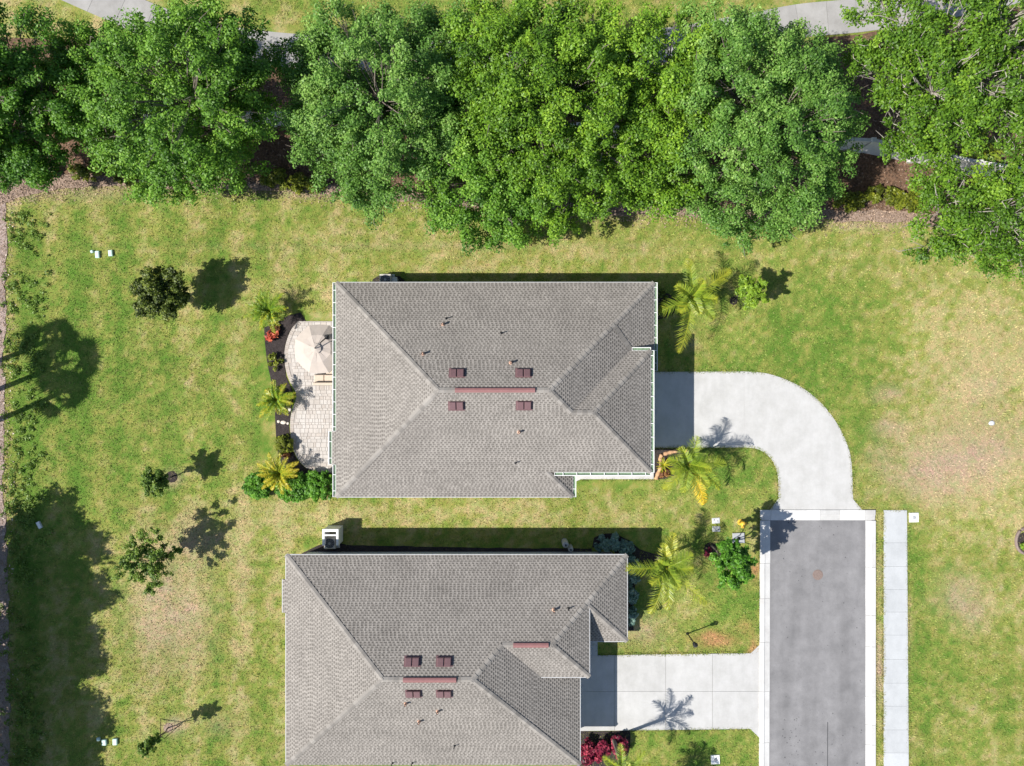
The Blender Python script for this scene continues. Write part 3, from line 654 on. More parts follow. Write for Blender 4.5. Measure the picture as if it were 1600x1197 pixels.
# ------------------------------------------------------------------ patio, mulch beds
pat = [(523,502),(466,502),(456,514),(449,530),(445,548),(445,566),(449,586),(456,602),(462,612),(463,622),(459,634),(455,648),(453.5,664),(454.5,682),(458,700),(465,716),(476,729),(490,736),(505,738.5),(523,738.5)]
sp = [tuple(p) for p in catmull([Vector(p) for p in pat[1:-1]], 3)]
patio_poly = PX([(540,502)]+sp+[(540,738.5)])
patio = bpy.data.objects.new("patio", None); C.objects.link(patio); patio["kind"] = "structure"; patio.location = W(500,620)
m = MB(); m.prism(patio_poly, -0.06, 0.035); part("patio_base", m, M['sand'], patio)
def inside(poly, x, y):
    c = False; n_ = len(poly); j = n_-1
    for i in range(n_):
        xi, yi = poly[i]; xj, yj = poly[j]
        if (yi > y) != (yj > y) and x < (xj-xi)*(y-yi)/(yj-yi)+xi: c = not c
        j = i
    return c
curve = [W(x,y).to_2d() for x, y in sp]
border = MB(); acc = 0.0
dists = [0]
for a, b in zip(curve, curve[1:]): dists.append(dists[-1]+(b-a).length)
s = 0.0
pav_meshes = {}
def paver_mesh(w, d, var):
    k = (w, d, var)
    if k not in pav_meshes:
        mm = MB(); mm.bevbox(-w/2,-d/2,-.04,w/2,d/2,.022,.010,[.1,.35,.55,.7,.85,1.0][var]); pav_meshes[k] = mm.mesh("paver", M['paver'])
    return pav_meshes[k]
pieces = []
while s < dists[-1]-.1:
    i = max(0, int(np.searchsorted(dists, s+.06))-1); t = (s+.06-dists[i])/(dists[i+1]-dists[i]); c = curve[i].lerp(curve[i+1], t); dr = (curve[i+1]-curve[i]).normalized()
    nn = Vector((-dr.y,dr.x)); c2 = c+nn*0.125
    pieces.append((c2.x, c2.y, .115, .23, math.atan2(dr.y,dr.x), rnd.choice([0,0,1,1,2]))); s += .125
x0, x1 = min(p[0] for p in patio_poly), max(p[0] for p in patio_poly); y0, y1 = min(p[1] for p in patio_poly), max(p[1] for p in patio_poly)
y = y0+.02
rowh = [.23,.15,.23,.30]; ri = 0; field = []
def far_edge(x,y): return min((Vector((x,y))-c).length for c in curve)
while y < y1:
    hh = rowh[ri%4] if rnd.random() < .8 else .23; x = x0-rnd.random()*.2
    while x < x1:
        w_ = rnd.choice([.15,.23,.23,.30,.38])
        cx, cy = x+w_/2, y+hh/2
        if inside(patio_poly,cx,cy) and far_edge(cx,cy) > .25+w_*.3 and cx < xW+1.0: field.append((cx,cy,w_-.012,hh-.012,0,rnd.choice([1,2,3,3,4,4,5,5])))
        x += w_
    y += hh; ri += 1
field.sort(key=lambda p: -p[2]*p[3])
seen = [p for p in field if p[0] < xW+.1]; hid = [p for p in field if p[0] >= xW+.1]
for p in seen[:300]:
    o = place("paver", paver_mesh(round(p[2],3),round(p[3],3),p[5]), patio); o.location = Vector((p[0],p[1],.038))-patio.location; o.rotation_euler.z = p[4]
rest = MB()
for p in seen[300:]+hid+pieces:
    ca, sa_ = math.cos(p[4]), math.sin(p[4]); mm = MB(); mm.bevbox(-p[2]/2,-p[3]/2,-.04,p[2]/2,p[3]/2,.022,.010,[.1,.35,.55,.7,.85,1.0][p[5]])
    rest.add([(p[0]+v[0]*ca-v[1]*sa_, p[1]+v[0]*sa_+v[1]*ca, .038+v[2]) for v in mm.v], mm.f, mm.t)
part("pavers", rest, M['paver'], patio, "stuff")

bed = [(413,512),(430,505),(452,492),(470,488),(478,502),(463,505),(452,520),(445,540),(443,560),(447,588),(455,605),(460,618),(455,640),(452,664),(453,684),(457,703),(464,718),(476,731),(490,738),(523,740),(523,752),(470,756),(425,752),(412,745),(425,733),(434,712),(432,690),(430,660),(429,630),(423,590),(417,560),(414,535)]
sheet("patio_mulch", wav(PX(bed), .05, .3, 31), 0.028, M['mulch_dark'])
sheet("corner_mulch", wav(PX([(1021,745),(1021,700.5),(1090,700.5),(1088,712),(1075,725),(1060,740),(1040,750),(1025,748)]), .06, .3, 33), 0.03, M['mulch_dark'])
sheet("entry_mulch", wav(PX([(925,855),(928,840),(940,834),(960,833),(985,845),(1000,858),(1024,866),(1024,880),(1005,882),(995,900),(990,940),(990,985),(960,985),(960,858)]), .06, .3, 35), 0.03, M['mulch_dark'])
sheet("wall_mulch", wav(PX([(472,865),(498,852),(520,845),(545,852),(620,853),(760,856),(925,857),(925,870),(472,870)]), .06, .3, 37), 0.029, M['mulch_dark'])
sheet("side_mulch", wav(PX([(575,452),(583,436),(600,428),(625,432),(640,446),(640,460),(575,460)]), .06, .3, 38), 0.029, M['mulch_dark'])
sheet("corner_bed", wav(PX([(1000,450),(1020,448),(1045,460),(1062,470),(1060,485),(1045,495),(1018,504),(1005,504)]), .06, .3, 39), 0.029, M['mulch_dark'])
sheet("croton_mulch", wav(PX([(905,1142),(985,1142),(985,1165),(975,1200),(905,1200)]), .05, .3, 40), 0.029, M['mulch_dark'])
def ring(px, py, r, mat=None, nm="mulch_ring"): p = W(px,py); sheet(nm, wav([(p.x+r*math.cos(t*.5236),p.y+r*math.sin(t*.5236)) for t in range(12)], .06, .2, 44), .03, mat or M['mulch_dark'])
ring(268,745,.36); ring(1110,858,.42); ring(1146,470,.26); ring(1165,476,.18)

# ------------------------------------------------------------------ plants: leaf clumps, shrubs and trees
def leaves(name, centres, radii, per, size, mat, parent, r, tone_c=None, flat=0.75, up=0.5, kind=None, elong=1.5, spread=0.22, axis=None, ax=0.8):
    cs = np.array(centres, dtype=float); rr = np.array(radii, dtype=float)
    cnt = np.maximum(3, (per*(rr/rr.mean())**2)).astype(int); idx = np.repeat(np.arange(len(cs)), cnt); n_ = len(idx)
    d = r.normal(size=(n_,3)); d /= np.linalg.norm(d,axis=1,keepdims=True); neg = d[:,2] < -0.25; d[neg,2] *= -1
    rad = rr[idx]*(1-np.abs(r.normal(0,spread,n_)))*(1+0.25*(r.random(n_)**3))
    off = d*rad[:,None]*np.array([1,1,flat])
    if axis is not None: A_ = np.array(axis)[idx]; off = off+A_*((off*A_).sum(1)*ax)[:,None]
    p = cs[idx]+off
    nr = d*0.6+np.array([0,0,up])+r.normal(0,0.55,(n_,3)); nr /= np.linalg.norm(nr,axis=1,keepdims=True)
    a = r.normal(size=(n_,3)); t = np.cross(nr,a); t /= np.linalg.norm(t,axis=1,keepdims=True); b = np.cross(nr,t)
    sz = size*r.uniform(0.6,1.25,n_); L = (sz*elong/2)[:,None]; Wd = (sz*0.5)[:,None]
    v = np.stack([p-t*L, p+b*Wd-t*L*.1+nr*L*.12, p+t*L, p-b*Wd-t*L*.1+nr*L*.12],1).reshape(-1,3)
    q = np.arange(n_*4).reshape(-1,4)
    tc = (tone_c if tone_c is not None else r.normal(0.45,0.13,len(cs)))
    tone = np.clip(np.array(tc)[idx]+r.normal(0,0.17,n_), 0, 1); org = np.array(worldloc(parent)) if parent is not None else np.zeros(3)
    me = npmesh(name, v-org, q, mat, np.repeat(tone,4)); return place(name, me, parent, kind)

def tree(name, label, base, lobes, mat, group=None, bark=None, trunk_r=0.22, leaf=0.098, per=205, dens=7.6, cr=0.43, limb_n=.6, seed=1, show_twigs=1, cat="tree", flat=0.78, fill=.5, grow=1.05, low=-.3, elong=1.5):
    r = np.random.default_rng(seed); bark = bark or M['bark']
    B = W(*base) if len(base) == 2 else Vector(base)
    t = thing(name, label, cat, B, group); L = []
    for (px,py,h,rad) in lobes: L.append((W(px,py,h), rad*grow))
    cs = []; rs = []; lob = []; tn = []; axs = []
    for li, (c, rad) in enumerate(L):
        n_ = max(4, int(dens*rad*rad)); lt = r.normal(0,.06)
        for k in range(n_):
            z = r.uniform(low,1.0); a = r.uniform(0,2*math.pi); s_ = math.sqrt(max(0,1-z*z)); q = rad*(fill+(1.05-fill)*r.random()**.6)
            cs.append((c.x+s_*math.cos(a)*q, c.y+s_*math.sin(a)*q, max(.4, c.z+z*q*flat))); rs.append(cr*r.uniform(.5,1.35)*min(1,(rad/1.6)**.5)); lob.append(li); tn.append(.45+lt+r.normal(0,.12))
            v = np.array([s_*math.cos(a), s_*math.sin(a), z*.6+.35])+r.normal(0,.35,3); axs.append(v/np.linalg.norm(v))
    leaves("crown", cs, rs, per, leaf, mat, t, r, tn, flat=.85, up=.72, spread=.42, axis=axs, ax=.9, elong=elong)
    m = MB(); mid = sum((c for c,_ in L), Vector())/len(L); hh = max(c.z for c,_ in L)
    fork = B.lerp(Vector((mid.x,mid.y,0)), .35); fork.z = hh*.32
    m.tube([B-Vector((0,0,.1)), B+Vector((.02,.01,.25)), B.lerp(fork,.55)+Vector((.06,-.04,0)), fork], [trunk_r*1.5,trunk_r*1.08,trunk_r*.95,trunk_r*.85], 9)
    for li, (c, rad) in enumerate(L):
        tip = c-Vector((0,0,rad*.15)); k1 = fork.lerp(tip,.35)+Vector((r.normal(0,.15),r.normal(0,.15),.35*rad*.4)); k2 = fork.lerp(tip,.7)+Vector((r.normal(0,.2),r.normal(0,.2),.15))
        m.tube([fork-Vector((0,0,.05)),k1,k2,tip], [trunk_r*.62,trunk_r*.45,trunk_r*.3,trunk_r*.16], 6)
        ids = [i for i in range(len(cs)) if lob[i] == li]; r.shuffle(ids)
        for i in ids[:int(len(ids)*limb_n*.6)]:
            e = Vector(cs[i]); o = k2.lerp(tip, r.uniform(0,1)); j = o.lerp(e,.5)+Vector((r.normal(0,.12),r.normal(0,.12),r.uniform(0,.2)))
            m.tube([o,j,e], [trunk_r*.15,trunk_r*.10,.012], 4, cap=False)
            for _ in range(show_twigs):
                e2_ = e+Vector((r.normal(0,.45),r.normal(0,.45),r.uniform(.1,.55)))
                j2 = e.lerp(e2_,.5)+Vector((r.normal(0,.08),r.normal(0,.08),.05)); m.tube([j,j2,e2_],[.024,.02,.009],4,cap=False)
    part("trunk", m, bark, t); return t

BELT = "trees along the mulch belt"
tree("oak_tree", "dark green broadleaf tree cut by the left edge of the tree belt", (30,232), [(20,90,7,2.6),(55,150,6.5,2.5),(8,200,6,2.6),(55,215,5,2.2),(30,250,3.6,1.8),(-45,140,8,3),(-40,230,5.5,2.4)], M['oakdk'], BELT, seed=101)
tree("oak_tree", "broad round green tree standing alone left of the sidewalk gap", (345,222), [(215,88,7,2.0),(305,88,8,2.5),(375,105,7,2.3),(290,150,8.6,3.9),(345,190,6.5,2.1),(205,200,6,2.7),(290,245,5,2.6),(362,248,4.2,1.6),(250,262,4.2,1.9),(322,46,7.2,1.4),(175,165,5.4,1.8),(385,150,6,1.4),(285,285,3.4,1.2)], M['oak1'], BELT, trunk_r=.26, seed=102)
tree("oak_tree", "small green tree squeezed between the dark edge tree and the broad round tree", (155,205), [(150,95,5.6,1.8),(110,105,5.2,1.6),(100,155,4.6,1.7),(125,185,4,1.5)], M['oak1'], BELT, trunk_r=.16, seed=103)
tree("oak_tree", "blue-green fine leaved tree right of the sidewalk gap", (625,235), [(555,92,7.2,2.5),(640,75,7.2,2.2),(515,110,6.3,1.9),(590,150,8.5,3.4),(530,200,6.4,2.7),(500,160,6,1.8),(610,235,6,2.8),(555,265,4.6,2.0),(675,120,7,2.2),(600,295,3.8,1.6),(660,200,6.6,2.3),(705,80,7,1.8),(705,165,6.8,1.9)], M['oak2'], BELT, trunk_r=.25, leaf=.09, per=225, seed=104, show_twigs=1)
tree("oak_tree", "low green tree leaning out over the lawn above the house", (770,288), [(740,310,4.5,2.3),(800,330,4,1.9),(720,245,5.8,2.2),(692,280,4.6,1.5),(835,290,4.8,1.9),(770,245,6,2.3),(760,345,3.2,1.4),(810,350,3.0,1.2)], M['oak1'], BELT, trunk_r=.18, seed=105)
tree("oak_tree", "tall bright green tree in the middle of the tree belt", (850,238), [(765,72,8,2.2),(850,76,8.2,2.3),(930,80,8,2.1),(800,125,9,2.7),(885,130,9,2.9),(950,130,8,2.2),(850,200,8,2.8),(930,215,7.5,2.7),(895,290,5.5,2.4),(955,280,5.5,2),(880,325,3.8,1.4),(760,170,7.2,2.0),(820,48,7.6,1.3)], M['oak3'], BELT, trunk_r=.27, seed=106)
tree("oak_tree", "narrow yellow-green tree between the tall bright tree and the streaky tree", (1020,242), [(1050,72,8,1.9),(1030,115,8.5,2.2),(1060,170,8.2,2.1),(1020,225,7,2.0),(1040,275,5.6,1.9),(1010,310,4,1.5),(1090,100,7.6,1.8),(995,165,7.2,1.7)], M['oak3'], BELT, trunk_r=.2, seed=107)
tree("oak_tree", "wide blue-green tree with streaky sprays hanging over the lawn", (1140,248), [(1125,72,8.3,2.0),(1185,88,8,2.2),(1245,140,7.4,2.2),(1150,140,9,2.9),(1220,190,8.4,2.9),(1290,160,6.8,2.1),(1275,225,6,2.1),(1140,235,7.4,2.7),(1235,270,5.4,2.4),(1150,315,4.5,2.1),(1105,295,5,1.7),(1215,325,4,1.5),(1155,362,3,1.2),(1265,290,4.6,1.3),(1215,105,7,1.5)], M['oak2'], BELT, trunk_r=.27, leaf=.09, per=225, seed=108, show_twigs=1)
tree("oak_tree", "sparse tree with pale bare twigs behind the white wall", (1420,190), [(1395,45,7.5,2.3),(1480,45,8.5,2.8),(1565,35,8.5,2.8),(1390,115,7,2.2),(1465,140,8.2,2.9),(1560,130,8.5,3.0),(1400,190,5.6,1.8),(1445,222,4.8,1.3),(1490,200,6,1.7),(1590,185,7,2.1),(1640,90,8,3),(1365,85,6.4,1.2)], M['oak4'], BELT, M['palebark'], .25, .105, 150, 6.8, .45, .8, 109, 2)
tree("oak_tree", "sparse tree with pale twigs reaching over the lawn in front of the white wall", (1500,318), [(1448,282,4.6,1.2),(1592,292,6,1.5),(1480,318,6.0,2.0),(1565,338,6.4,2.4),(1470,352,5,1.7),(1535,380,4.4,1.8),(1600,360,6,2.4),(1450,390,4.0,1.2),(1560,410,3.6,1.1),(1640,300,6.6,2.4)], M['oak4'], BELT, M['palebark'], .2, .105, 150, 6.4, .43, .8, 110, 2)
# trees and palms just off the left edge, known by the shadows they throw on the lawn
for i, (gx, gy) in enumerate([(-68,905),(-58,1005),(-66,1100),(-60,1205),(-64,1290)]):
    c = W(gx,gy); k = i
    def im(dx,dy,h): p = Vector((c.x+dx,c.y+dy,h)); f = H/(H-h)*PPM; return (800+p.x*f, 598.5-p.y*f)
    lobes = [(*im(0,0,7),7,2.3),(*im(.4,1.2,5.6),5.6,2.0),(*im(-.3,-1.3,5.6),5.6,2.0),(*im(.2,.4,3.4),3.4,1.8),(*im(.2,-1.4,3.4),3.4,1.6),(*im(.9,.2,2.2),2.2,1.3),(*im(.9,1.5,4.4),4.4,1.5)]
    tree("broadleaf_tree", "leafy tree beyond the left edge shading the lawn, "+["first from the top","second from the top","third from the top","fourth from the top","last of the row"][i], (gx,gy), lobes, M['oakdk'], "trees off the left edge", leaf=.17, seed=140+i, per=95, dens=9.5)

YARD = "young trees on the back lawn"
tree("young_tree", "dense dark round tree on the back lawn left of the patio", (281,466), [(252,458,2.5,1.35),(238,440,2.5,.75),(272,440,2.7,.75),(232,470,2.3,.7),(262,478,2.4,.8),(275,465,1.6,.75),(285,472,1.1,.6)], M['holly'], YARD, None, .07, .10, 115, 26, .30, .5, 120, 0, 'tree', .8, .2)
tree("young_tree", "smallest round green tree with a mulch ring on the back lawn", (268,745), [(243,752,2.2,.72),(236,746,2.3,.45),(250,758,2.0,.45),(245,743,2.4,.4)], M['young'], YARD, None, .04, .075, 110, 75, .22, .5, 121, 0, 'tree', .9, .2)
tree("young_tree", "loose open tree with splayed branches on the back lawn below the smallest tree", (266,866), [(225,880,2.7,1.1),(205,885,2.9,.75),(232,845,2.8,.75),(262,885,2.2,.7),(240,905,2.6,.7),(215,855,3.0,.6),(268,862,1.3,.6),(252,872,1.6,.6),(245,830,3.3,.35),(198,868,3.3,.4),(250,868,3.0,.6)], M['young'], YARD, None, .06, .085, 62, 24, .25, .4, 122, 0, 'tree', .9, .25)
tr = tree("young_tree", "thin staked sapling near the bottom left of the lawn", (263,1137), [(240,1160,2.2,.42),(228,1172,2.9,.40),(246,1152,1.7,.3),(234,1166,2.6,.4)], M['young'], YARD, None, .035, .075, 80, 90, .19, .4, 123, 0, 'tree', 1.0, .2)
for a in (10, 130, 250):
    b = W(263,1137); e = Vector((b.x+.75*math.cos(RA(a)), b.y+.75*math.sin(RA(a)), 0)); m = MB()
    m.tube([e, Vector((b.x+.02*math.cos(RA(a)), b.y+.02*math.sin(RA(a)), 1.0))], .022, 6); part("stake", m, M['stake'], tr)
ring(263,1137,.3,M['litter'])

def shrub(name, label, px, py, rad, h, mat, group=None, cat="shrub", leaf=.12, per=60, n_=None, seed=1, rx=1.0, ry=1.0, cr=.22, elong=1.5):
    r = np.random.default_rng(seed); B = W(px,py); t = thing(name, label, cat, B, group); cs = []; rs = []
    n_ = n_ or max(6, int(22*rad*rad*rx*ry/(cr/.22)**2*1.3))
    for i in range(n_):
        a = r.uniform(0,2*math.pi); q = math.sqrt(r.random())*rad; z = h*(1-.55*(q/rad)**2)*r.uniform(.65,1.0)
        cs.append((B.x+q*math.cos(a)*rx, B.y+q*math.sin(a)*ry, z)); rs.append(cr*r.uniform(.7,1.2))
    leaves("foliage", cs, rs, per*1.25, leaf*.9, mat, t, r, None, .9, .7, None, elong*1.15, .5)
    m = MB()
    for c in cs[:14]: m.tube([B, B.lerp(Vector(c),.5)+Vector((0,0,.05)), Vector(c)], [.03,.02,.008], 4, cap=False)
    part("stem", m, M['bark'], t); return t

tree("small_tree", "bright green leafy small tree beside the kerb throwing shade on the street", (1111,853), [(1143,877,4.0,1.0),(1128,868,4.0,.6),(1160,888,3.8,.6),(1140,897,3.6,.65),(1150,865,4.1,.55),(1152,902,3.2,.5)], M['hedge'], None, None, .06, .12, 70, 26, .27, .5, 210, 0, 'tree', .9, .2, 1.05, -.5, 1.8)
tree("small_tree", "feathery lime green shrub-like tree right of the tall queen palm", (1152,463), [(1172,456,2.2,.75),(1160,445,2.3,.5),(1183,462,2.3,.5),(1172,470,2.0,.5),(1185,442,2.5,.35)], M['lime'], None, None, .05, .075, 60, 34, .24, .5, 211, 0, 'tree', .9, .2, 1.05, -.4, 3.4)
for i,(px,py,rx,ry,lab) in enumerate([(503,757,1.05,.8,"bright green hedge shrub against the left roof edge below the patio"),(464,760,1.05,.75,"bright green hedge shrub between the roof edge hedge and the yellow areca"),(408,757,.8,.65,"bright green hedge shrub at the outer corner of the patio bed")]):
    shrub("hedge_shrub", lab, px, py, 1.15, 1.0, M['hedge'], "hedge shrubs below the patio", "shrub", .11, 55, 130, 220+i, rx, ry, .15)
shrub("shrub", "yellow-green rounded shrub between the two lower arecas of the patio bed", 447, 694, .62, .8, M['olive'], None, "shrub", .08, 45, 60, 230, .85, 1.0, .12)
shrub("shrub", "loose yellow-green low shrub in the middle of the patio bed", 431, 566, .5, .55, M['olive'], None, "shrub", .10, 30, 12, 231, .8, 1.0, .15)
shrub("cordyline", "red star shaped plant in the dark mulch of the patio bed", 428, 527, .26, .5, M['croton'], None, "plant", .2, 12, 5, 232, 1, 1, .16, 2.6)
shrub("croton", "orange-red plant tucked under the top areca of the patio bed", 430, 514, .26, .4, M['rustleaf'], None, "plant", .12, 26, 9, 233, 1.1, .7, .14)
shrub("croton", "orange-red plant below the yellow-green rounded shrub", 447, 711, .26, .4, M['rustleaf'], None, "plant", .1, 24, 8, 234, 1, .6, .13)
shrub("croton", "rust coloured bromeliad near the driveway corner palm", 1038, 738, .3, .4, M['rustleaf'], None, "plant", .16, 16, 7, 235, 1, .8, .15, 2.2)
shrub("shrub", "small dark bushy plant shading the bed beside the front corner of the middle house", 1030, 470, .55, .7, M['holly'], None, "shrub", .11, 40, 12, 236, .8, 1.1, .2)
VAR = "silver leaved shrubs by the lower house"
for i,(px,py,r_,lab) in enumerate([(941,849,.45,"silver leaved shrub nearest the grey tanks in the shaded bed"),(958,845,.42,"silver leaved shrub in the middle of the shaded bed row"),(975,853,.45,"silver leaved shrub at the right end of the shaded bed row"),(986,878,.4,"silver leaved shrub at the roof corner under the palm frond"),(984,905,.42,"silver leaved shrub along the front wall just below the palm frond"),(984,928,.38,"silver leaved shrub along the front wall second from the lower end"),(983,960,.42,"silver leaved shrub along the front wall catching the sun at the lower end")]):
    shrub("silver_shrub", lab, px, py, r_, .7, M['silver'], VAR, "shrub", .16, 34, 11, 240+i, 1, 1, .2, 1.9)
RED = "red crotons by the driveway"
for i,(px,py,r_,lab) in enumerate([(914,1170,.62,"red leaved croton against the roof edge beside the straight driveway"),(938,1168,.52,"red leaved croton in the middle of the row beside the straight driveway"),(966,1160,.48,"red leaved croton at the outer end of the row beside the straight driveway")]):
    shrub("croton_shrub", lab, px, py, r_, .9, M['redleaf'], RED, "shrub", .15, 42, 20, 250+i, .8, 1.6, .2)
shrub("dark_shrub", "dark purple plant at the foot of the bright small tree", 1106, 862, .3, .4, M['redleaf'], None, "plant", .1, 20, 7, 255, 1, 1, .14)
HG = "olive shrubs on the edge of the mulch belt"
for i,(px,py,rx,lab) in enumerate([(150,270,1.6,"olive shrub clump under the small tree on the mulch edge"),(205,274,1.5,"olive shrub clump left of the broad tree on the mulch edge"),(440,284,1.3,"olive shrub clump in the dark gap right of the broad tree"),(485,290,1.2,"olive shrub clump below the blue-green tree at the dark gap"),(60,268,1.5,"olive shrub clump under the dark edge tree"),(1322,316,1.1,"shaded olive shrub clump right of the streaky tree"),(1375,310,1.4,"sunlit yellow shrub clump left of the sparse lawn tree"),(1415,318,1.0,"yellow shrub clump half under the sparse lawn tree")]):
    shrub("olive_shrub", lab, px, py, .85, .8, M['olive'], HG, "shrub", .12, 55, 26, 260+i, rx, .75, .24)

# ------------------------------------------------------------------ palms: every frond is a part
def frond(L, azi, el, droop, n_=44, wl=.42, lw=.03, r=None, vee=.5, tbase=.35, tvar=.5, twist=0):
    r = r or np.random.default_rng(1); m = MB(); d = np.array([math.cos(azi),math.sin(azi)]); s = np.array([-d[1],d[0]]); K = 14
    pts = []; x = z = 0.0; a = el; side = 0.0
    for i in range(K+1): pts.append((x,z,side)); st = L/K; x += math.cos(a)*st; z += math.sin(a)*st; a -= droop/K*(.5+1.0*i/K); side += twist*st*(i/K)
    def P(t):
        f = min(t*K, K-1e-6); i = int(f); w = f-i; A = pts[i]; B = pts[i+1]; return [A[k]*(1-w)+B[k]*w for k in range(3)]+[math.atan2(B[1]-A[1],B[0]-A[0])]
    def w3(x,z,o): return (d[0]*x+s[0]*o, d[1]*x+s[1]*o, z)
    m.tube([w3(p[0],p[1],p[2]) for p in pts[::2]], [.030*(1-.8*i/7) for i in range(len(pts[::2]))], 4, tone=min(1,tbase+.25))
    for k in range(n_):
        t = .14+.86*(k+.5)/n_; x,z,sd,an = P(t); ll = wl*math.sin(math.pi*(.16+.80*t))**.75*r.uniform(.85,1.1)*(1.0 if t < .97 else .7)
        for sg in (-1,1):
            fw = .55+.6*t+r.normal(0,.14); e = np.array([math.cos(an)*fw, math.sin(an)*fw, 0]); lat = 1.0; up = vee*(1-.6*t)+r.normal(0,.28)
            v = np.array([e[0]-math.sin(an)*up*.5, e[1]+math.cos(an)*up, sg*lat]); v /= np.linalg.norm(v)
            q = v*ll; dz = -.42*ll*r.uniform(.6,1.3); tn = float(np.clip(tbase+tvar*(t-.4)+r.normal(0,.12),0,1)); wv = lw*r.uniform(.8,1.1)/2
            b0 = (x-wv,z,sd); b1 = (x+wv,z,sd); m0 = (x+q[0]*.55-wv*.9, z+q[1]*.6, sd+q[2]*.55); m1 = (x+q[0]*.55+wv*.9, z+q[1]*.6, sd+q[2]*.55); tip = (x+q[0], z+q[1]+dz, sd+q[2])
            m.add([w3(*b0),w3(*b1),w3(*m1),w3(*m0),w3(*tip)], [(0,1,2,3),(3,2,4)], tn)
    return m
def palm(name, label, base, h, fr, mat=None, group=None, trunk_r=.12, seed=1, wl=.42, dead=None, tb=.42, tv=.5, lean=(0,0), nl=44, lw=.034):
    r = np.random.default_rng(seed); B = W(*base); t = thing(name, label, "palm", B, group); top = Vector((lean[0],lean[1],h))
    m = MB(); m.tube([(0,0,-.05),(lean[0]*.2,lean[1]*.2,h*.3),(lean[0]*.6,lean[1]*.6,h*.7),top], [trunk_r*1.35,trunk_r,trunk_r*.9,trunk_r*.8], 9); place("trunk", m.mesh("trunk", M['bark']), t)
    for i, f in enumerate(fr):
        azd, L, el, dr = f[:4]; y_ = f[4] if len(f) > 4 else 0; tw = f[5] if len(f) > 5 else 0
        mm = frond(L, RA(azd), RA(el), RA(dr), nl, wl, lw, r, .5, tb+r.normal(0,.06)+y_, tv, tw)
        o = place("frond", mm.mesh("frond", M['deadpalm'] if y_ >= .9 else (mat or M['palm'])), t); o.location = top
        if y_ >= .9: o["label"] = "dead yellow frond"
    return t
palm("queen_palm", "tall palm with long arching fronds at the front corner of the middle house", (1066,472), 2.35,
 [(98,2.5,42,75),(36,2.9,38,70,.15),(204,2.4,30,85),(256,3.8,38,85,.1),(312,2.0,45,80),(150,1.7,62,70),(62,1.5,68,60),(-8,1.6,50,80),(228,1.6,60,85),(285,1.5,65,70)], seed=301, wl=.80)
palm("queen_palm", "palm with a hanging yellow frond at the inner corner of the curved driveway", (1061,718), 2.3,
 [(75,1.9,40,60),(225,2.4,40,95,.15),(292,2.9,35,95,.95),(335,2.5,40,90,0,-.5),(15,2.3,45,80,0,-.5),(165,1.6,50,70),(200,1.5,58,80),(255,2.0,55,90),(310,2.0,55,90),(120,1.6,60,70),(350,1.6,70,80)], seed=302, wl=.72)
palm("queen_palm", "palm with fronds reaching over the roof corner of the lower house", (1028,870), 2.4,
 [(179,2.9,32,62,.12),(80,2.3,35,65,.3),(249,3.2,38,85,.2),(318,3.3,32,62,.15),(270,2.7,42,85),(100,1.9,50,60,.25),(35,2.0,55,80),(0,1.7,50,80),(215,1.8,65,80),(140,1.4,68,60),(300,1.6,68,70)], seed=303, wl=.76)
palm("queen_palm", "palm between the red crotons at the bottom edge", (958,1152), 3.6,
 [(95,1.9,40,60),(45,2.0,45,75),(10,1.8,40,85),(140,1.7,45,70),(200,1.8,40,80),(270,2.0,40,80),(320,1.9,40,80),(70,1.3,70,60)], seed=304, wl=.52)
palm("queen_palm", "palm just below the bottom edge shading the strip of lawn", (1032,1212), 2.2,
 [(a,1.5,45,75) for a in range(0,360,36)], seed=305, wl=.6)
def areca(label, base, n_, L, seed, tb, tv, h=.35):
    r = np.random.default_rng(seed); fr = []
    for i in range(n_):
        q = r.random(); fr.append((i*137.5+r.normal(0,12), L*r.uniform(.75,1.1)*(1 if q > .3 else .7), 40+38*q, 85+30*r.random(), .25*r.random()))
    return palm("areca_palm", label, base, h, fr, M['areca'], "clumping palms in the patio bed", .10, seed, .34, None, tb, tv, (0,0), 20, .05)
areca("green clumping palm at the top end of the patio bed", (428,488), 22, 1.75, 311, .30, .35, .7)
areca("green and yellow clumping palm in the middle of the patio bed", (437,625), 22, 1.65, 312, .38, .45, .5)
areca("yellowest clumping palm at the bottom end of the patio bed", (444,738), 22, 1.75, 313, .55, .55, .6)
areca_l = palm("agave", "spiky pale rosette beside the curved stone edging", (1036,726), .12, [(a*47,.62,50,60,.1) for a in range(14)], M['areca'], None, .06, 314, .08, None, .55, .5, (0,0), 10, .04)
palm("fern_palm", "fan of pale green fronds behind the white wall", (1530,243), .4, [(a*33,1.3,45,90) for a in range(11)], M['palm'], None, .08, 315, .3, None, .45, .2, (0,0), 22, .05)

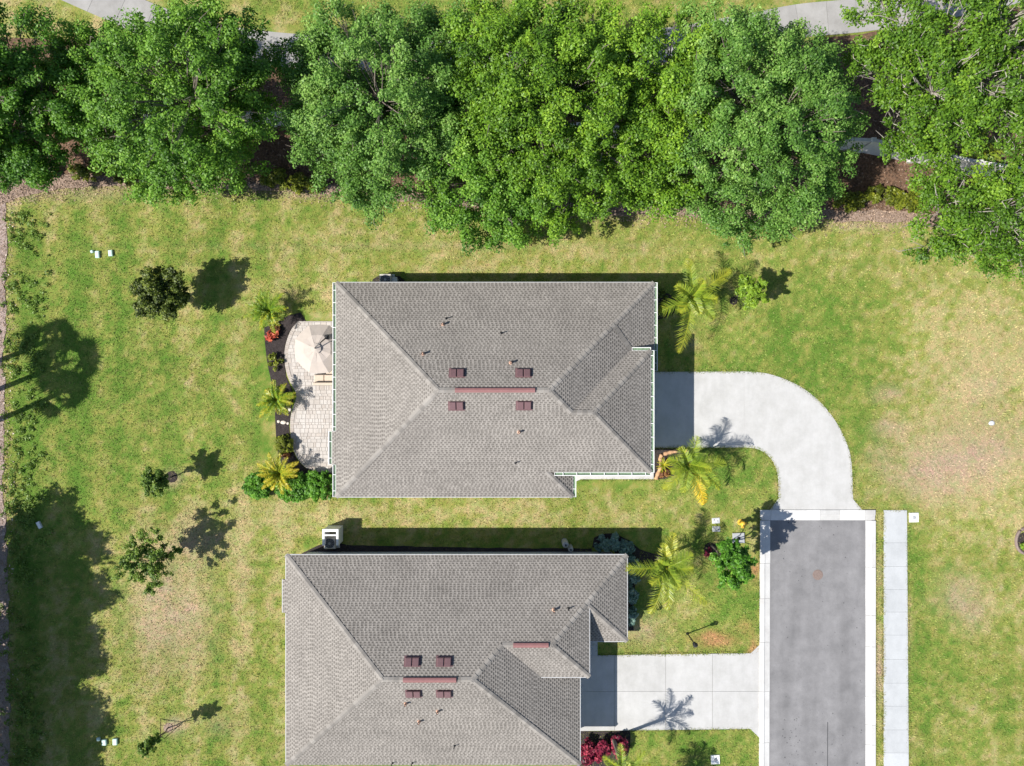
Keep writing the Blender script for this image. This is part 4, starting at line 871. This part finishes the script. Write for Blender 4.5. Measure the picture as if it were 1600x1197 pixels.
def fan_palm(label, base, h, lean, seed, rad):
    r = np.random.default_rng(seed); B = W(*base); t = thing("cabbage_palm", label, "palm", B, "palms off the left edge"); top = Vector((lean[0],lean[1],h))
    m = MB(); m.tube([(0,0,-.1),(lean[0]*.25,lean[1]*.25,h*.33),(lean[0]*.6,lean[1]*.6,h*.7),top], [.22,.17,.16,.15], 9); place("trunk", m.mesh("trunk", M['palebark']), t)
    for i in range(24):
        a = i*2.4+r.normal(0,.2); el = RA(r.uniform(-40,88)); d = Vector((math.cos(a)*math.cos(el), math.sin(a)*math.cos(el), math.sin(el))); m = MB(); pl = rad*r.uniform(.35,.6); c = d*pl
        m.tube([(0,0,0), tuple(c)], .02, 4); sd_ = d.cross(Vector((0,0,1))).normalized(); upv = sd_.cross(d)
        for k in range(15):
            b = RA(-80+160*k/14); e = (d*math.cos(b)+sd_*math.sin(b)).normalized(); L = rad*.56*r.uniform(.85,1.1); pp = e.cross(upv).normalized()*.06
            tip = c+e*L+Vector((0,0,-.22*L)); mid = c+e*L*.55; m.add([c-pp*.3,c+pp*.3,mid+pp,mid-pp,tip], [(0,1,2,3),(3,2,4)], float(np.clip(.35+r.normal(0,.15),0,1)))
        o = place("frond", m.mesh("frond", M['palm']), t); o.location = top
fan_palm("cabbage palm beyond the left edge whose crown shadow falls highest on the lawn", (-80,596), 6.9, (0.1,0.3), 321, 1.5)
fan_palm("cabbage palm beyond the left edge throwing the middle trunk shadow", (-62,632), 7.3, (0.2,0.25), 322, 1.9)
fan_palm("cabbage palm beyond the left edge throwing the lowest trunk shadow", (-70,685), 7.0, (0.3,0.5), 323, 1.6)

# ------------------------------------------------------------------ white wall through the tree belt
WL = [(-120,184),(430,195),(900,214),(1340,236),(1420,252),(1500,269),(1700,298)]
pw = thing("boundary_wall", "white panelled boundary wall glimpsed between the trees", "wall", W(800,210))
for (a, b) in zip(WL, WL[1:]):
    A = W(*a).to_2d(); B = W(*b).to_2d(); n_ = max(1, round((B-A).length/3.0)); hh = 1.95
    for i in range(n_):
        p = A.lerp(B, i/n_); q = A.lerp(B, (i+1)/n_); d = (q-p).normalized()
        m = MB(); m.obox(p+d*.15, q-d*.15, .12, -.05, hh); part("panel", m, M['wallwhite'], pw)
        m = MB(); m.obox(p+d*.16, q-d*.16, .20, hh-.002, hh+.07); part("cap", m, M['wallwhite'], pw)
        m = MB(); m.bevbox(p.x-.15,p.y-.15,-.05,p.x+.15,p.y+.15,hh+.16,.03); part("post", m, M['wallwhite'], pw)

# ------------------------------------------------------------------ patio furniture
U = W(497,545,2.35); ux, uy = U.x, U.y
um = thing("parasol", "beige octagonal cantilever parasol over the patio", "parasol", (-11.15,2.75,0))
R_ = 1.56; zc = 2.82; ze = 2.16; off = RA(22.5)
for i in range(8):
    a0 = off+i*math.pi/4; a1 = a0+math.pi/4; m = MB(); vs = []
    for (rr, zz) in ((.05,zc),(R_*.55,zc-.20),(R_,ze)):
        for a in (a0,(a0+a1)/2,a1): k = 1 if a != (a0+a1)/2 else .955; vs.append((ux+rr*k*math.cos(a), uy+rr*k*math.sin(a), zz-(0 if k == 1 else .03)))
    fs = [(0,3,4,1),(1,4,5,2),(3,6,7,4),(4,7,8,5)]; m.add(vs, fs)
    k = len(vs); b = [vs[6],vs[7],vs[8]]; m.add(b+[(x,y,z-.14) for x,y,z in b], [(0,3,4,1),(1,4,5,2)]); part("canopy_panel", m, M['canvas'], um)
    m = MB(); m.tube([(ux+.05*math.cos(a0),uy+.05*math.sin(a0),zc-.03),(ux+R_*.97*math.cos(a0),uy+R_*.97*math.sin(a0),ze-.03)], .014, 5); part("rib", m, M['black'], um)
m = MB(); vs = []
for i in range(8): a = off+i*math.pi/4; vs.append((ux+.32*math.cos(a),uy+.32*math.sin(a),zc+.005))
m.add(vs+[(ux,uy,zc+.11)], [(i,(i+1)%8,8) for i in range(8)]); part("vent_cap", m, M['canvas'], um)
m = MB(); mast = Vector((-11.15,2.75,0)); m.tube([(ux,uy,zc+.05),(ux,uy,zc+.28),(ux+.35,uy+.30,zc+.40),(mast.x,mast.y,2.55)], [.03,.03,.035,.04], 8); part("arm", m, M['black'], um)
m = MB(); m.tube([(mast.x,mast.y,0.05),(mast.x,mast.y,2.75)], .05, 10); part("mast", m, M['black'], um)
m = MB(); m.bevbox(mast.x-.45,mast.y-.45,.06,mast.x+.45,mast.y+.45,.16,.03); part("base", m, M['black'], um)
m = MB(); m.bevbox(mast.x-.12,mast.y-.14,2.30,mast.x+.12,mast.y+.14,2.62,.03); part("crank_box", m, M['black'], um)

so = thing("patio_sofa", "beige cushioned patio sofa below the parasol beside the house", "sofa", W(507,594))
a = W(490,585,.45); b = W(523,602,.45); x0, x1, y1, y0 = a.x, b.x, a.y, b.y
m = MB(); m.bevbox(x0,y0,.06,x1,y1,.30,.02); part("frame", m, M['wicker'], so)
xm = (x0+x1)/2
for (p,q) in ((x0+.03,xm-.01),(xm+.01,x1-.03)):
    m = MB(); m.bevbox(p,y0+.18,.30,q,y1-.02,.45,.04); part("seat_cushion", m, M['cushion'], so)
m = MB(); m.bevbox(x0+.02,y0,.30,x1-.02,y0+.18,.80,.04); part("backrest", m, M['cushion'], so)
a = W(508,583,.42); m = MB()
ot = thing("footstool", "square beige footstool tucked against the sofa by the roof edge", "footstool", W(516,579))
p = W(516,579,.4); m.bevbox(p.x-.28,p.y-.22,.06,p.x+.28,p.y+.22,.28,.02); part("frame", m, M['wicker'], ot); m = MB(); m.bevbox(p.x-.27,p.y-.21,.28,p.x+.27,p.y+.21,.40,.04); part("cushion", m, M['cushion'], ot)

def stone(label, px, py, r_, sx, group, mat, nm="stone", el=.6):
    p = W(px,py); m = MB(); rr = random.Random(int(px*7+py)); prof = [(.6,0),(1,.25),(.85,.6),(.45,.85)]; seg = 9; vs = []
    for (q,z) in prof:
        for k in range(seg): t = 2*math.pi*k/seg; w_ = r_*q*(1+rr.uniform(-.14,.14)); vs.append((w_*math.cos(t)*sx, w_*math.sin(t), z*r_*el))
    fs = [(i*seg+k,i*seg+(k+1)%seg,(i+1)*seg+(k+1)%seg,(i+1)*seg+k) for i in range(3) for k in range(seg)]+[tuple(3*seg+k for k in range(seg))]
    m.add(vs, fs); o = place(nm, m.mesh(nm, mat, (0,0,0), True)); o.location = (p.x,p.y,.025); return tag(o, label, "stone", group)
stone("small white stone at the left of the three in the patio mulch", 435.5, 658.5, .10, 1, "white stones in the patio bed", M['stone'])
stone("long white stone in the middle of the three in the patio mulch", 443, 660, .13, 1.5, "white stones in the patio bed", M['stone'])
stone("small white stone at the right of the three in the patio mulch", 450, 661.5, .09, 1, "white stones in the patio bed", M['stone'])
stone("white stone at the foot of the middle clumping palm", 453, 640, .12, 1, "white stones in the patio bed", M['stone'])
# curved stone edging
ed = [W(x,y) for x,y in [(1025,749),(1027,742),(1031,733),(1033,724),(1031.5,717),(1034,711),(1042,708),(1050,706),(1058,704)]]
m = MB(); edp = catmull([Vector((p.x,p.y,.05)) for p in ed], 4); m.tube(edp, [.13*(1+.15*math.sin(i*1.7)) for i in range(len(edp))], 7)
tag(part("stone_edging", m, M['orange_stone'], None, None, True), "curving orange-brown edging in the driveway corner bed", "edging")
m = MB(); e = [W(x,y) for x,y in [(1072,706),(1074,702),(1077,700)]]; m.tube([Vector((p.x,p.y,.05)) for p in e], .12, 7)
tag(part("stone_edging", m, M['orange_stone'], None, None, True), "short orange-brown edging piece under the driveway corner palm", "edging")

# ------------------------------------------------------------------ air conditioners and tanks
def condenser(label, px, py, w, hgt):
    p = W(px,py,hgt); t = thing("air_conditioner", label, "air conditioner", (p.x,p.y,0))
    m = MB(); m.bevbox(p.x-w/2-.1,p.y-w/2-.1,-.02,p.x+w/2+.1,p.y+w/2+.1,.08,.02); part("pad", m, M['lightgrey'], t)
    m = MB(); m.bevbox(p.x-w/2,p.y-w/2,.08,p.x+w/2,p.y+w/2,hgt,.03); part("cabinet", m, M['beige'], t)
    m = MB(); m.lathe([(w*.44,hgt-.01),(w*.44,hgt+.012),(w*.40,hgt+.02)], 24, (p.x,p.y,0)); part("fan_well", m, M['darkblue'], t)
    g = MB()
    for q in (.12,.22,.32,.42):
        pts = [(p.x+w*q*math.cos(k*math.pi/10),p.y+w*q*math.sin(k*math.pi/10),hgt+.035) for k in range(21)]; g.tube(pts,.006,4,cap=False)
    for k in range(10): a = k*math.pi/5; g.tube([(p.x,p.y,hgt+.04),(p.x+w*.44*math.cos(a),p.y+w*.44*math.sin(a),hgt+.03)],.005,4)
    part("grille", g, M['grey'], t); m = MB(); m.lathe([(w*.11,hgt+.02),(w*.11,hgt+.05),(w*.06,hgt+.06)], 14, (p.x,p.y,0)); part("hub", m, M['grey'], t)
    for k in range(12):
        m = MB(); z = .16+k*(hgt-.28)/12; m.box(p.x-w/2-.006,p.y-w/2-.006,z,p.x+w/2+.006,p.y+w/2+.006,z+.018)
        if k == 0: slat = m
        else: slat.add(m.v, m.f)
    part("louvres", slat, M['grey'], t, "stuff"); return t
condenser("air conditioner beside the top wall of the middle house", 602, 437, .72, .85)
condenser("air conditioner inside the white screen by the lower house", 515, 849, .70, .80)
t = thing("utility_box", "grey utility box next to the air conditioner of the middle house", "utility box", W(614,444))
p = W(616,439,.7); m = MB(); m.bevbox(p.x-.16,p.y-.22,-.02,p.x+.16,p.y+.22,.66,.02); part("cabinet", m, M['grey'], t); m = MB(); m.bevbox(p.x-.18,p.y-.24,.662,p.x+.18,p.y+.24,.70,.02); part("lid", m, M['lightgrey'], t)
sc = thing("screen_enclosure", "white open-topped screen around the air conditioner of the lower house", "screen", W(522,846))
a = W(505,828,1.3); b = W(527.5,850,1.3)
def slab(x0,y0,z0,x1,y1,z1,nm): m = MB(); m.bevbox(x0,y0,z0,x1,y1,z1,.015); part(nm, m, M['white'], sc)
slab(a.x-.02,a.y-.06,.0,b.x+.02,a.y+.02,1.25,"panel"); slab(b.x-.05,b.y-.1,.0,b.x+.03,a.y-.062,1.25,"panel"); slab(a.x-.03,b.y-.1,.0,a.x+.05,a.y-.062,1.25,"panel")
slab(a.x-.06,a.y-.12,1.251,b.x+.06,a.y+.05,1.31,"top_rail"); slab(b.x-.09,b.y-.1,1.251,b.x+.06,a.y-.122,1.31,"top_rail"); slab(a.x-.06,b.y-.1,1.251,a.x+.09,a.y-.122,1.31,"top_rail")
slab(a.x+.1,(a.y*.62+b.y*.38)-.05,1.252,b.x-.1,(a.y*.62+b.y*.38)+.05,1.308,"top_rail")
for i,(px,py,r_,h_,lab) in enumerate([(884,852,.20,1.15,"taller grey round tank against the wall of the lower house"),(892,859,.17,.85,"shorter grey round tank against the wall of the lower house")]):
    p = W(px,py,h_); t = thing("round_tank", lab, "tank", (p.x,p.y,0), "grey tanks by the lower house"); m = MB(); m.lathe([(r_,-.02),(r_,h_-.12),(r_*.8,h_-.03),(r_*.35,h_)], 16, (p.x,p.y,0)); part("body", m, M['grey'], t, None, True)
    m = MB(); m.lathe([(r_*.35,h_-.01),(r_*.35,h_+.07),(r_*.25,h_+.08)], 10, (p.x,p.y,0)); part("valve_cap", m, M['darkblue'], t)

# ------------------------------------------------------------------ street and lawn furniture
L = W(1074,990); t = thing("lamp_post", "black garden lamp post on the lawn above the straight driveway", "lamp post", (L.x,L.y,0))
m = MB(); m.tube([(L.x,L.y,0),(L.x,L.y,1.72)], [.045,.035], 8); part("pole", m, M['black'], t)
m = MB(); m.lathe([(.10,0),(.085,.06),(.05,.12)], 10, (L.x,L.y,0)); part("base", m, M['black'], t)
m = MB(); m.lathe([(.05,1.70),(.13,1.74),(.13,1.77)], 6, (L.x,L.y,0)); part("collar", m, M['black'], t)
m = MB(); m.lathe([(.09,1.77),(.12,1.98)], 6, (L.x,L.y,0)); part("lantern", m, M['glass'], t)
m = MB(); m.lathe([(.17,1.98),(.15,2.03),(.05,2.12),(.02,2.18)], 6, (L.x,L.y,0)); part("cap", m, M['black'], t)
p = W(1157,816); t = thing("fire_hydrant", "yellow fire hydrant in the grass by the kerb corner", "hydrant", (p.x,p.y,0))
m = MB(); m.lathe([(.19,0),(.19,.06),(.13,.07),(.13,.50),(.16,.52),(.16,.57)], 14, (p.x,p.y,0)); part("barrel", m, M['yellow'], t, None, False)
m = MB(); m.lathe([(.17,.57),(.15,.66),(.08,.74),(.04,.75),(.04,.80)], 14, (p.x,p.y,0)); part("bonnet", m, M['yellow'], t, None, True)
for (dx,dy,q) in ((1,0,.08),(-1,0,.08),(0,-1,.10)):
    m = MB(); m.tube([(p.x+dx*.10,p.y+dy*.10,.42),(p.x+dx*.22,p.y+dy*.22,.42),(p.x+dx*.23,p.y+dy*.23,.42),(p.x+dx*.27,p.y+dy*.27,.42)], [q*.8,q*.8,q,q], 10); part("nozzle", m, M['yellow'], t)
def lidbox(nm, label, cat, px, py, w, d, hgt, mat, lidmat, group=None, rot=0, disc=None, dots=0):
    p = W(px,py); t = thing(nm, label, cat, (p.x,p.y,0), group); t.rotation_euler.z = RA(rot)
    m = MB(); m.bevbox(-w/2,-d/2,-.04,w/2,d/2,hgt,.015); place("frame", m.mesh("frame", mat), t)
    if disc:
        m = MB(); m.lathe([(disc,hgt-.01),(disc,hgt+.015),(disc*.55,hgt+.02),(disc*.5,hgt+.03)], 18); place("lid", m.mesh("lid", lidmat), t)
    else:
        m = MB(); m.bevbox(-w/2+.03,-d/2+.03,hgt-.01,w/2-.03,d/2-.03,hgt+.012,.008); place("lid", m.mesh("lid", lidmat), t)
    for k in range(dots):
        m = MB(); m.lathe([(.035,hgt+.01),(.035,hgt+.018)], 10, ((-.11,.11)[k%2]*(w/.5), (.06,-.02)[k%2], 0)); place("bolt", m.mesh("bolt", M['black']), t)
    return t
lidbox("transformer_pad", "grey concrete pad with a dark cap beside the bright small tree", "utility pad", 1153.5, 840.5, .75, .66, .10, M['grey'], M['black'], None, 2, .10)
lidbox("water_meter", "upper of two grey water meter lids in the front lawn", "meter box", 1118.5, 813.5, .50, .36, .04, M['lightgrey'], M['lightgrey'], "meter boxes in the front lawn", 4, None, 2)
lidbox("water_meter", "lower of two grey water meter lids in the front lawn", "meter box", 1119, 826.5, .50, .34, .04, M['lightgrey'], M['grey'], "meter boxes in the front lawn", 0, None, 2)
lidbox("cleanout_pad", "white square pad with round grey cover right of the sidewalk", "utility pad", 1427.5, 808.5, .60, .60, .06, M['white'], M['grey'], None, 1, .12)
lidbox("cleanout_pad", "white square pad with round grey cover at the bottom edge lawn", "utility pad", 1117.5, 1186.5, .56, .58, .06, M['white'], M['grey'], None, 2, .11)
VG = "pale mint utility boxes on the back lawn"
for (px,py,w,d,rot,lab) in [(145,393.5,.17,.17,20,"smallest pale mint lid of the three at the upper left lawn"),(153.5,398,.26,.44,4,"middle pale mint box of the three at the upper left lawn"),(174,396,.26,.38,4,"right pale mint box of the three at the upper left lawn"),
   (155,1154,.20,.20,10,"smallest pale mint lid of the three near the bottom left shade"),(164,1159,.28,.36,4,"middle pale mint box of the three near the bottom left shade"),(181,1158,.28,.40,2,"right pale mint box of the three near the bottom left shade")]:
    lidbox("utility_box", lab, "utility box", px, py, w, d, .14, M['mint'], M['mint'], VG, rot)
lidbox("utility_box", "tilted white slab lying in the shaded lawn at the left", "utility box", 62.5, 820, .24, .46, .12, M['lightgrey'], M['white'], None, 28)
p = W(1277.5,898); t = thing("manhole_cover", "rusty round manhole cover in the grey street", "manhole cover", (p.x,p.y,.02))
m = MB(); m.lathe([(.33,0),(.33,.010),(.29,.012)], 28); place("frame", m.mesh("frame", M['rust']), t)
m = MB(); m.lathe([(.285,.011),(.285,.018),(.24,.018),(.24,.013),(.16,.013),(.16,.019),(.10,.019),(.10,.013)], 28); place("lid", m.mesh("lid", M['rust']), t)
p = W(1602,845); t = thing("tree_ring", "dark edged planting ring cut by the right edge of the lawn", "edging", (p.x,p.y,0)); m = MB()
m.tube([(.62*math.cos(k*math.pi/14),.80*math.sin(k*math.pi/14),.05) for k in range(29)], .10, 7, cap=False); place("rim", m.mesh("rim", M['rust']), t)
m = MB(); m.lathe([(.55,0),(.55,.035)], 20); place("soil", m.mesh("soil", M['mulch_dark']), t)
r = np.random.default_rng(77); leaves("foliage", [(p.x+r.normal(0,.2),p.y+r.normal(0,.25),.25) for _ in range(10)], [.16]*10, 30, .12, M['lime'], t, r)
stone("grey stone lying in the dry lawn at the right", 1549, 661, .16, 1.3, None, M['lightgrey'], "flat_stone", .3)

# ------------------------------------------------------------------ loose cover: litter, weeds, grass
def chips(name, pts, size, r, mat, tone_lo=0, tone_hi=1, z=.05):
    n_ = len(pts); p = np.column_stack([pts, np.full(n_, z)+r.random(n_)*.04]); a = r.uniform(0,2*np.pi,n_); t = np.column_stack([np.cos(a),np.sin(a),r.normal(0,.35,n_)]); b = np.column_stack([-np.sin(a),np.cos(a),r.normal(0,.35,n_)])
    s = size*r.uniform(.5,1.3,n_)[:,None]; v = np.stack([p-t*s,p+b*s*.45,p+t*s,p-b*s*.45],1).reshape(-1,3)
    me = npmesh(name, v, np.arange(n_*4).reshape(-1,4), mat, np.repeat(r.uniform(tone_lo,tone_hi,n_),4)); return place(name, me, None, "stuff")
def scatter(box, n_, r, keep=None):
    x = r.uniform(box[0],box[2],n_); y = r.uniform(box[1],box[3],n_)
    if keep is not None: k = keep(x,y,r.random(n_)); x, y = x[k], y[k]
    return np.column_stack([(x-800)/PPM,(598.5-y)/PPM])
r = np.random.default_rng(5)
ex = np.array([e[0] for e in edge][::-1]); ey = np.array([e[1] for e in edge][::-1])
def near_edge(x,y,u): d = np.interp(x,ex,ey)-y; return u < np.exp(-((d-8)/16)**2)
def in_belt(x,y,u): return (y < np.interp(x,ex,ey)) & (y > np.interp(x,[q[0] for q in low],[q[1] for q in low]))
chips("leaf_litter", scatter((-20,250,1620,400), 60000, r, near_edge), .06, r, M['chips'], .15, 1.0)
chips("bark_chips", scatter((-20,60,1620,360), 26000, r, in_belt), .07, r, M['chips'], 0, .65, .045)
chips("gravel_bits", scatter((-20,318,22,1210), 9000, r, lambda x,y,u: u < np.exp(-np.clip(x-8,0,99)/7)), .045, r, M['chips'], .3, 1.0, .04)
pts = scatter((-5,330,100,1210), 2200, r, lambda x,y,u: (u < np.exp(-((x-38)/26)**2)) & (fbm(x*.05,y*.05,140) > .44))
leaves("weeds", [(q[0],q[1],.05) for q in pts], r.uniform(.06,.22,len(pts)), 18, .08, M['weed'], None, r, kind="stuff")
pts = scatter((0,330,30,1200), 60, r); chips("pale_scraps", pts, .07, r, M['stone'], 1, 1, .06)

def grass():
    n_ = 330000; r = np.random.default_rng(6); x = r.uniform(-33.5,33.5,n_); y = r.uniform(-25.2,25.2,n_); px = x*PPM+800; py = 598.5-y*PPM
    ok = ~((px > 525) & (px < 1018) & (py > 452) & (py < 764)) & ~((px > 470) & (px < 905) & (py > 850)) & ~((px > 1186) & (px < 1368) & (py > 795)) & ~((px > 1379) & (px < 1420) & (py > 795))
    ok &= ~((py > 92) & (py < np.interp(px,ex,ey)-2)) & ~((px > 905) & (px < 1190) & (py > 1018) & (py < 1144)) & ~((px > 405) & (px < 530) & (py > 490) & (py < 762)) & (px > 9)
    pc = np.interp(px,[q[0] for q in PATHC],[q[1] for q in PATHC]); ok &= ~((np.abs(py-pc) < 36) & (py < 140))
    dpoly = full; bx = (px > 980) & (px < 1350) & (py > 575) & (py < 800) & ok
    idx = np.where(bx)[0]; c = np.zeros(len(idx), dtype=bool); qx, qy = px[idx], py[idx]; j = len(dpoly)-1
    for i in range(len(dpoly)):
        xi, yi = dpoly[i]; xj, yj = dpoly[j]; cond = (yi > qy) != (yj > qy); c ^= cond & (qx < (xj-xi)*(qy-yi)/((yj-yi)+1e-9)+xi); j = i
    ok[idx[c]] = False; ok &= ~((px > 880) & (px < 1022) & (py > 700) & (py < 749)) & ~((px > 1020) & (px < 1080) & (py > 700) & (py < 745)) & ~((px > 925) & (px < 1000) & (py > 833) & (py < 985))
    x, y = x[ok], y[ok]
    lines = [full+[full[0]], [(1380,1250),(1380,797),(1417,797),(1420,1250)], [(1187.5,1000),(1187.5,800)], [(1368,800),(1368,1250)], [(1187,1160),(1187,1250)], [(1173,1020),(1010,1022),(936,1023)], [(1172,1139),(1010,1141),(985,1141)], [(895,749.5),(1022,749.5)]]
    ax_ = []; ay_ = []
    for ln_ in lines:
        for (p, q) in zip(ln_, ln_[1:]):
            L_ = math.hypot(q[0]-p[0], q[1]-p[1])
            if L_ < 1 or (p[1] == q[1] and p[1] in (796.7,) ) or (p[0] < 990 and q[0] < 990 and abs(p[0]-q[0]) < 1): continue
            k_ = int(L_*9); u_r = r.random(k_); keep_ = fbm((p[0]+(q[0]-p[0])*u_r)*.06, (p[1]+(q[1]-p[1])*u_r)*.06, 160) > r.uniform(.25,.6,k_)
            ax_.append((p[0]+(q[0]-p[0])*u_r+r.normal(0,1.0,k_))[keep_]); ay_.append((p[1]+(q[1]-p[1])*u_r+r.normal(0,1.0,k_))[keep_])
    x = np.concatenate([x, (np.concatenate(ax_)-800)/PPM]); y = np.concatenate([y, (598.5-np.concatenate(ay_))/PPM])
    n_ = len(x); a = r.uniform(0,2*np.pi,n_); h = r.uniform(.04,.11,n_); w = r.uniform(.016,.034,n_); ln = r.uniform(.06,.15,n_)
    ca, sa = np.cos(a), np.sin(a); z0 = np.zeros(n_)-.012
    v = np.stack([np.column_stack([x-sa*w,y+ca*w,z0]), np.column_stack([x+sa*w,y-ca*w,z0]), np.column_stack([x+ca*ln,y+sa*ln,h])],1).reshape(-1,3)
    me = npmesh("grass", v, np.arange(n_*3).reshape(-1,3), M['blade']); c = tint(x,y)*r.uniform(.48,1.42,(n_,1)); dry = r.random(n_) < .12; c[dry] = c[dry]*.6+TAN*.42
    t = np.ones((n_*3,4),dtype=np.float32); t[:,:3] = np.repeat(c,3,axis=0); me.attributes.new("tint",'FLOAT_COLOR','POINT').data.foreach_set("color", t.ravel())
    place("grass", me, None, "stuff")
grass()
